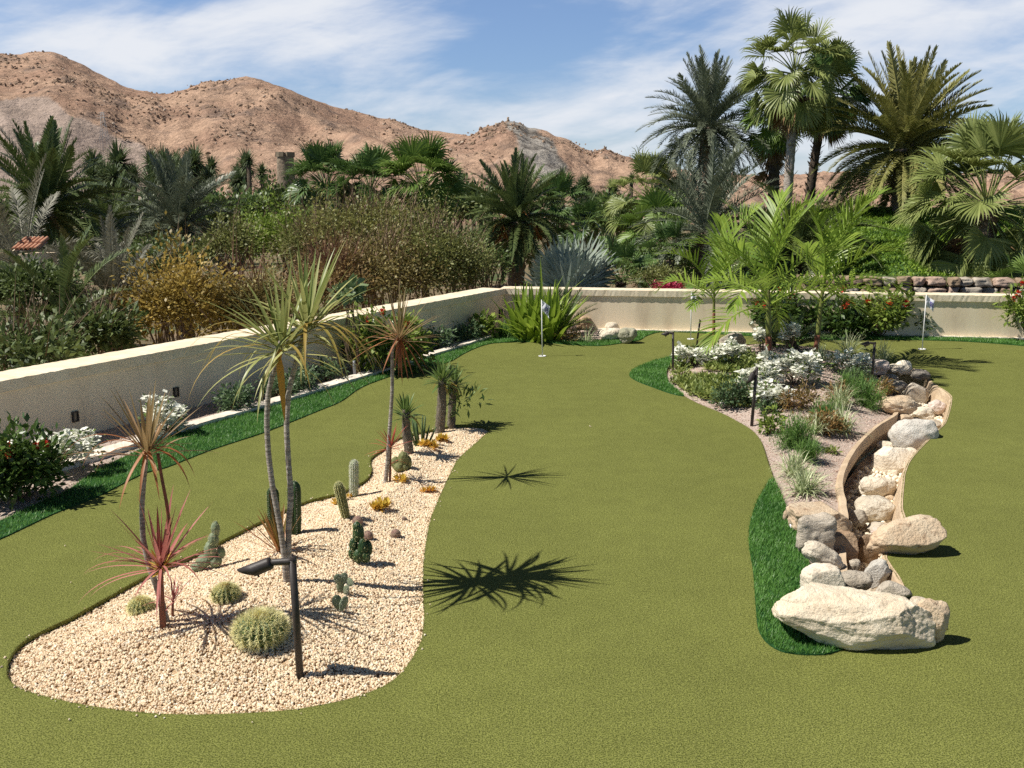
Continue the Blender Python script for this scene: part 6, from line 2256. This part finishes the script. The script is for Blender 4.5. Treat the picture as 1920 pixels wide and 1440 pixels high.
def cycad(label, px, py, n, sc, seed, hi=75, lo=10, zf=None, lean=0, z=0.0, h=.12):
    b = P(px, py, z) if zf is None else on(zf, px, py)
    t = thing("cycad", label, "cycad", b, "dark cycads with stiff feather leaves")
    mb = MB(); tube(mb, [b - [0, 0, .03], b + [0, 0, h * .5], b + [0, 0, h]], [.09 * sc, .10 * sc, .06 * sc], 12, rib=lambda a, q: 1 + .1 * np.cos(a * 6 + q * 9)); mb.build("trunk", m_bark_dark, t)
    crown(t, np.array([0, 0, h]), 'cycad', n, hi, lo, CC, sc, seed, "frond", 8)
    return t


CC = (75, 45, 18, -5)
library('cycad', lambda c, v: pinnate_mesh("cycad_frond", m_cycad, .75, 44, .14, .014, CC[c] + 4, (22, 34, 40, 36)[c], 700 + c * 5 + v, vee=30, pet=.10, ldroop=.1, rw=.018, seg=2), CC)
cycad("cycad against the sunlit wall right of the strap leaved clump", 1052, 628, 22, .98, 3, 82, 25)
cycad("cycad in the planted bed between the two bright palm stems", 1487, 655, 26, .80, 4, 60, -2, zf=pbed_z)
cycad("small cycad under the white flowers of the planted bed", 1448, 650, 14, .52, 5, 70, 8, zf=pbed_z)


# sea grape with round leaves on bare branches
def sea_grape():
    b = P(1180, 612, 0)
    t = thing("sea_grape", "sea grape with round grey green leaves on bare spreading branches at the far wall", "shrub", b)
    Y = b[1]
    br = [[(1180, 612), (1172, 590), (1160, 578), (1145, 565), (1132, 552)], [(1184, 612), (1190, 595), (1215, 582), (1238, 568), (1250, 556)], [(1186, 612), (1186, 590), (1186, 571)]]
    lv = [[(1128, 548), (1137, 553), (1150, 562), (1158, 575), (1152, 583), (1172, 585), (1176, 592), (1160, 596), (1179, 600), (1144, 556), (1183, 604)], [(1208, 580), (1222, 573), (1231, 560), (1236, 552), (1245, 562), (1216, 590), (1252, 553)], []]
    mb = MB()
    for p in br:
        q = resample(path_px(p, Y), 14)
        tube(mb, q, np.linspace(.014, .007, 14), 7)
    mb.build("branches", m_twig, t)
    mb = MB()
    for l in lv:
        for x, y in l:
            c = Wd(x, y, Y + RNG.normal(0, .05))
            d = unit(RNG.normal(size=3) + [0, -.5, .5])
            blades(mb, c - d * .06, d, .13, .12, .3, ns=4, prof='round', a=RNG.random(), fold=.1, roll=RNG.normal(0, .5))
    mb.build("leaves", m_grape, t)


sea_grape()
WG = "small upright shrubs along the sunlit far wall"
gshrub("narrow upright shrub at the far wall right of the sea grape", 1243, 616, 1244, 596, 11, 24, m_ixlight, 121, 16, 9, .09, .04, name="wall_shrub", group=WG, sr=.008)
gshrub("narrow upright shrub at the far wall behind the half hidden flag", 1300, 618, 1301, 597, 15, 24, m_ixora, 122, 22, 11, .09, .04, name="wall_shrub", group=WG, sr=.008)
gshrub("slightly taller upright shrub right of the thinnest bed palm", 1357, 620, 1356, 598, 15, 27, m_ixlight, 123, 26, 12, .08, .038, name="wall_shrub", group=WG, sr=.008)
gshrub("small upright shrub behind the flag on the open far green", 1731, 630, 1729, 601, 18, 24, m_ixora, 124, 24, 12, .085, .04, name="wall_shrub", group=WG, sr=.008)
gshrub("red flowered bush behind the left bed palm at the far wall", 1462, 628, 1462, 572, 42, 48, m_ixora, 125, 70, 18, .11, .055, name="ixora_bush", flowers=[reds(7, .05)], sr=.012, clr=.2)
gshrub("red flowered bush between the two right bed palms and the roundest one", 1566, 632, 1566, 580, 44, 50, m_ixora, 126, 64, 16, .11, .055, name="ixora_bush", flowers=[reds(4, .05)], sr=.012, clr=.2)
gshrub("roundest sunlit bush with red flowers, left of the far flag at the wall", 1650, 632, 1654, 577, 43, 46, m_ixlight, 127, 76, 18, .11, .058, name="ixora_bush", flowers=[reds(7, .05)], sr=.012, clr=.2)
gshrub("low dark bush filling the gap before the roundest sunlit bush", 1598, 633, 1600, 610, 28, 22, m_ixora, 128, 36, 16, .09, .05, name="low_shrub")
gshrub("bush with reddish buds cut off by the right edge at the far wall", 1925, 642, 1922, 570, 30, 48, m_ixlight, 129, 50, 16, .10, .05, name="ixora_bush", flowers=[reds(4, .045)], sr=.012)

# ================================================================== PLANTS OF THE RIGHT BED
AC = (80, 58, 35, 10)
library('adon', lambda c, v: pinnate_mesh("bright_frond", m_adonidia, 1.2, 24, .40, .027, AC[c] + 3, (48, 70, 84, 70)[c], 800 + c * 5 + v, vee=26, pet=.16, ldroop=.55, rw=.022, seg=4, phi=(60, 22), dpow=1.2), AC, 3)


def bed_palm(label, bpx, tpx, n, sc, seed, r=.032, hi=84, lo=18, red=.35, mshaft=None):
    b = onpbed(*bpx)
    top = Wd(*tpx, b[1])
    t = thing("young_palm", label, "palm", b, "young bright palms in the planted bed")
    u = np.linspace(0, 1, 24)[:, None]
    p = b * (1 - u) + top * u
    p[0, 2] -= .04
    k = int(24 * red)
    mb = MB(); tube(mb, p[:k + 1], np.linspace(r * 1.15, r, k + 1) * (1 + .05 * (np.arange(k + 1) % 2)), 12); mb.build("trunk", m_redtrunk, t)
    mb = MB(); tube(mb, p[k:], np.linspace(r * 1.05, r * .55, 24 - k), 12); mb.build("crown_shaft", m_shaft, t)
    L = np.linalg.norm(top - b)
    az, el = fib(n, lo, hi, 7, seed)
    rs = np.random.default_rng(seed)
    for i in range(n):
        ci = int(np.argmin(np.abs(np.array(AC) - math.degrees(el[i]))))
        me = LIB['adon'][ci][rs.integers(3)]
        l = (p[-1] - b) * (1 - .28 * i / n)
        leaf_obj(me, "frond", t, l, az[i], sc * rs.uniform(.9, 1.08), rs.normal(0, .12))
    return t


m_redtrunk = M("reddish_palm_trunk", (0.24, 0.085, 0.045), (0.16, 0.065, 0.04), scale=14, rough=.7, bump=.3, bscale=50, stretch=(1, 1, 3))
m_shaft = M("green_crown_shaft", (0.17, 0.20, 0.045), (0.12, 0.12, 0.035), scale=9, rough=.5, stretch=(3, 3, .5))
bed_palm("tallest bright green young palm in the middle of the planted bed", (1441, 698), (1441, 540), 13, 1.10, 11, .036, 82, 26, .42)
bed_palm("bright green young palm with yellowish stem right of the tallest one", (1529, 668), (1543, 535), 11, 1.12, 12, .034, 80, 26, .30)
bed_palm("thinnest young palm with a slim red stem left of the tallest one", (1338, 664), (1339, 535), 8, 1.0, 13, .020, 78, 28, .62)

BG = "white bougainvilleas"
FB = dict(name="bougainvillea", cat="flowering shrub", group=BG, zf=pbed_z, clr=.22)
gshrub("white bougainvillea at the left tip of the planted bed by the two path lights", 1298, 688, 1300, 666, 32, 22, m_bougleaf, 131, 34, 9, .05, .03, flowers=[whites(18, 36, .034, .04, .8, 11)], **FB)
gshrub("white bougainvillea in front of the grey tan boulder", 1365, 690, 1362, 658, 32, 24, m_bougleaf, 132, 34, 9, .05, .03, flowers=[whites(20, 36, .034, .04, .8, 12)], **FB)
gshrub("largest white bougainvillea just right of the tallest bed palm's stem", 1490, 722, 1490, 684, 56, 36, m_bougleaf, 133, 60, 9, .05, .03, flowers=[whites(44, 44, .036, .045, .85, 13)], **FB)
gshrub("white bougainvillea behind the drooping path light", 1425, 740, 1424, 708, 34, 32, m_bougleaf, 134, 40, 9, .05, .03, flowers=[whites(26, 40, .034, .045, .8, 14)], **FB)
gshrub("low white bougainvillea at the foot of the drooping path light's right side", 1448, 762, 1446, 738, 32, 22, m_bougleaf, 135, 34, 10, .05, .03, flowers=[whites(18, 36, .032, .04, .7, 15)], **FB)
gshrub("white bougainvillea near the long boulder at the channel head", 1597, 704, 1592, 676, 36, 22, m_bougleaf, 136, 34, 10, .05, .03, flowers=[whites(18, 34, .034, .04, .7, 16)], **FB)
gshrub("white flower spray standing high in front of the bed cycad", 1480, 660, 1482, 622, 16, 20, m_bougleaf, 137, 14, 6, .05, .03, flowers=[whites(12, 40, .036, .04, 1, 17)], **FB)
gshrub("small white flower cluster between the tallest palm and the cycad", 1428, 672, 1430, 630, 11, 12, m_bougleaf, 138, 10, 6, .05, .03, flowers=[whites(7, 32, .034, .035, 1, 18)], **FB)

GS = dict(zf=pbed_z, name="bed_shrub", clr=.24)
gshrub("dense dark green shrub left of the drooping path light", 1378, 762, 1378, 734, 38, 32, m_darkcover, 141, 60, 20, .055, .022, **GS)
gshrub("light green leafy plant beneath the tallest bed palm", 1412, 708, 1412, 690, 32, 18, m_cover2, 142, 36, 16, .06, .026, **GS)
gshrub("small bright green weed at the fringe tip of the planted bed", 1275, 708, 1275, 696, 20, 14, m_cover2, 143, 22, 14, .05, .022, **GS)
gshrub("green shrub with upright leaves below the drooping path light", 1440, 815, 1446, 790, 20, 24, m_ixlight, 144, 20, 12, .06, .03, **GS)
gshrub("rust coloured leafy plant under the largest white bougainvillea", 1505, 768, 1503, 744, 30, 26, m_rusty, 145, 40, 18, .05, .018, **GS)
gshrub("rust coloured leafy plant among the feathery green ones", 1555, 815, 1552, 788, 30, 26, m_rusty, 146, 40, 18, .05, .018, **GS)
gshrub("brown leafy plant at the foot of the channel head path light", 1652, 745, 1648, 724, 28, 20, m_rusty, 147, 34, 16, .05, .018, **GS)
gshrub("dark leafy plant in the shade left of the channel head path light", 1610, 722, 1606, 702, 26, 20, m_darkcover, 148, 36, 18, .05, .022, **GS)
gshrub("small reddish plant at the corner by the far rocks", 1062, 640, 1062, 628, 26, 12, m_rusty, 149, 26, 14, .06, .02, name="low_shrub")
gshrub("low dark shrub at the edge of the bed under the tilted path light", 1437, 775, 1440, 762, 18, 12, m_darkcover, 150, 20, 14, .05, .024, **GS)


def feathery(label, px, py, w, h, seed, m=None, n=900):
    b = on(pbed_z, px, py)
    s = mpp(b)
    t = thing("feathery_plant", label, "plant", b, "feathery green plants in the bed")
    rs = np.random.default_rng(seed)
    mb = MB()
    ns_ = 60
    az = rs.uniform(0, 2 * PI, ns_); el = rs.uniform(.12, 1.45, ns_)
    dd = dirs(az, el)
    LL = rs.uniform(.6, 1.0, ns_) * h * s
    sp = np.array([w * s / max(h * s, .01)] * 2 + [1.0])
    dd = dd * np.array([min(1.6, sp[0]), min(1.6, sp[0]), 1])
    tips = b + dd * LL[:, None]
    k = rs.integers(0, ns_, n)
    f = rs.uniform(.15, 1, n)
    q = b + (tips[k] - b) * f[:, None] + rs.normal(0, .012, (n, 3))
    d = unit(dd[k] * .8 + rs.normal(0, .7, (n, 3)) + [0, 0, .4])
    blades(mb, q, d, rs.uniform(.05, .10, n), .0065, .4, ns=3, prof='spine', a=np.clip(rs.normal(.5, .25, n), 0, 1))
    blades(mb, np.repeat(b[None], ns_, 0), dd, LL, .006, .1, ns=4, prof='spine', a=.3)
    mb.build("fronds", m or m_fennel, t)


feathery("feathery green plant by the channel curb near the golden tan boulder", 1622, 762, 52, 60, 1, n=2200)
feathery("feathery green plant leaning over the pink gravel, nearest the two grass tufts", 1492, 838, 56, 62, 2, n=2400)
feathery("smaller feathery green plant in front of the nearest feathery one", 1515, 862, 34, 38, 3, n=1200)
feathery("feathery green plant between the rust coloured plant and the path light", 1590, 738, 40, 44, 4, n=1400)


def grass_tuft(label, px, py, w, seed, n=90, m=None, L=1.0, zf=pbed_z):
    b = on(zf, px, py) if zf else P(px, py, 0)
    s = mpp(b)
    t = thing("grass_tuft", label, "grass plant", b, "variegated grass tufts in the bed")
    rs = np.random.default_rng(seed)
    mb = MB()
    az = rs.uniform(0, 2 * PI, n); el = R(1) * rs.uniform(20, 85, n)
    blades(mb, b + np.c_[rs.normal(0, .030, (n, 2)), np.zeros(n)], dirs(az, el), w * s * L * rs.uniform(.7, 1.15, n), .011, rs.uniform(.8, 1.9, n), ns=7, prof='strap', fold=.25, a=np.clip(rs.normal(.55, .3, n), 0, 1))
    mb.build("blades", m or m_var, t)


grass_tuft("pale striped grass tuft at the left bed edge, upper of the near pair", 1490, 893, 58, 1, 120)
grass_tuft("pale striped grass tuft nearest the rocks, lower of the near pair", 1508, 925, 62, 2, 150)
grass_tuft("pale striped grass tuft beside the channel curb in mid bed", 1578, 812, 60, 3, 120)
grass_tuft("pale striped grass tuft above it by the feathery plants", 1575, 765, 56, 4, 100)
grass_tuft("pale striped grass tuft behind the white flowers near the channel head", 1590, 668, 62, 5, 100)
grass_tuft("pale striped grass tuft behind the long boulder at the channel head", 1655, 678, 46, 6, 60)
grass_tuft("pale striped grass tuft behind the largest white bougainvillea", 1540, 676, 40, 8, 60)
feathery("feathery green plant half hidden among the mid bed grass tufts", 1548, 792, 44, 46, 5, n=1500)
grass_tuft("pale striped grass tuft left of the rust coloured plant in mid bed", 1528, 812, 46, 9, 80)
gshrub("low rust tinted plant right of the largest white bougainvillea", 1572, 752, 1570, 734, 22, 18, m_rusty, 151, 30, 16, .05, .018, **GS)
gshrub("tiny green weed on the bare pink gravel by the curb", 1560, 850, 1560, 844, 10, 7, m_cover2, 152, 8, 9, .05, .02, **GS)
grass_tuft("thin pale grass tuft by the far corner rocks", 1102, 642, 40, 7, 40, zf=None)

# creeping groundcover of the left half: too many sprigs to count
n = 1300
poly = outline([(1262, 690), (1262, 715), (1300, 742), (1350, 758), (1400, 770), (1420, 740), (1420, 700), (1390, 672), (1330, 672)])
g = scatter(poly, n)
mb = MB()
for q in g:
    if noise.noise(Vector((q[0] * 1.6, q[1] * 1.6, 1))) < -0.08:
        continue
    c = np.array([q[0], q[1], float(pbed_z(q[None])[0])])
    k = 9
    az = RNG.uniform(0, 2 * PI, k); el = RNG.uniform(.1, 1.2, k)
    blades(mb, c + RNG.normal(0, .02, (k, 3)) * [1, 1, .3] + [0, 0, .02], dirs(az, el), RNG.uniform(.05, .11, k), .03, .5, ns=2, a=RNG.random(k))
tag(mb.build("groundcover", m_cover2), kind='stuff')
# dry leaves and broken tips fallen on both beds
m_litter = leaf("dry_leaf_litter", (0.16, 0.10, 0.05), (0.36, 0.25, 0.13), transl=0.15, rough=0.8, g=1)
mb = MB()
for poly, zf, k in ((PBED, pbed_z, 260), (BED, bed_z, 70)):
    q = scatter(poly, k)
    a_ = RNG.uniform(0, 2 * PI, k)
    blades(mb, np.c_[q, zf(q) + .010], dirs(a_, RNG.normal(.05, .15, k)), RNG.uniform(.02, .06, k), RNG.uniform(.006, .014, k), .2, ns=2, a=RNG.random(k))
tag(mb.build("leaf_litter", m_litter), kind='stuff')
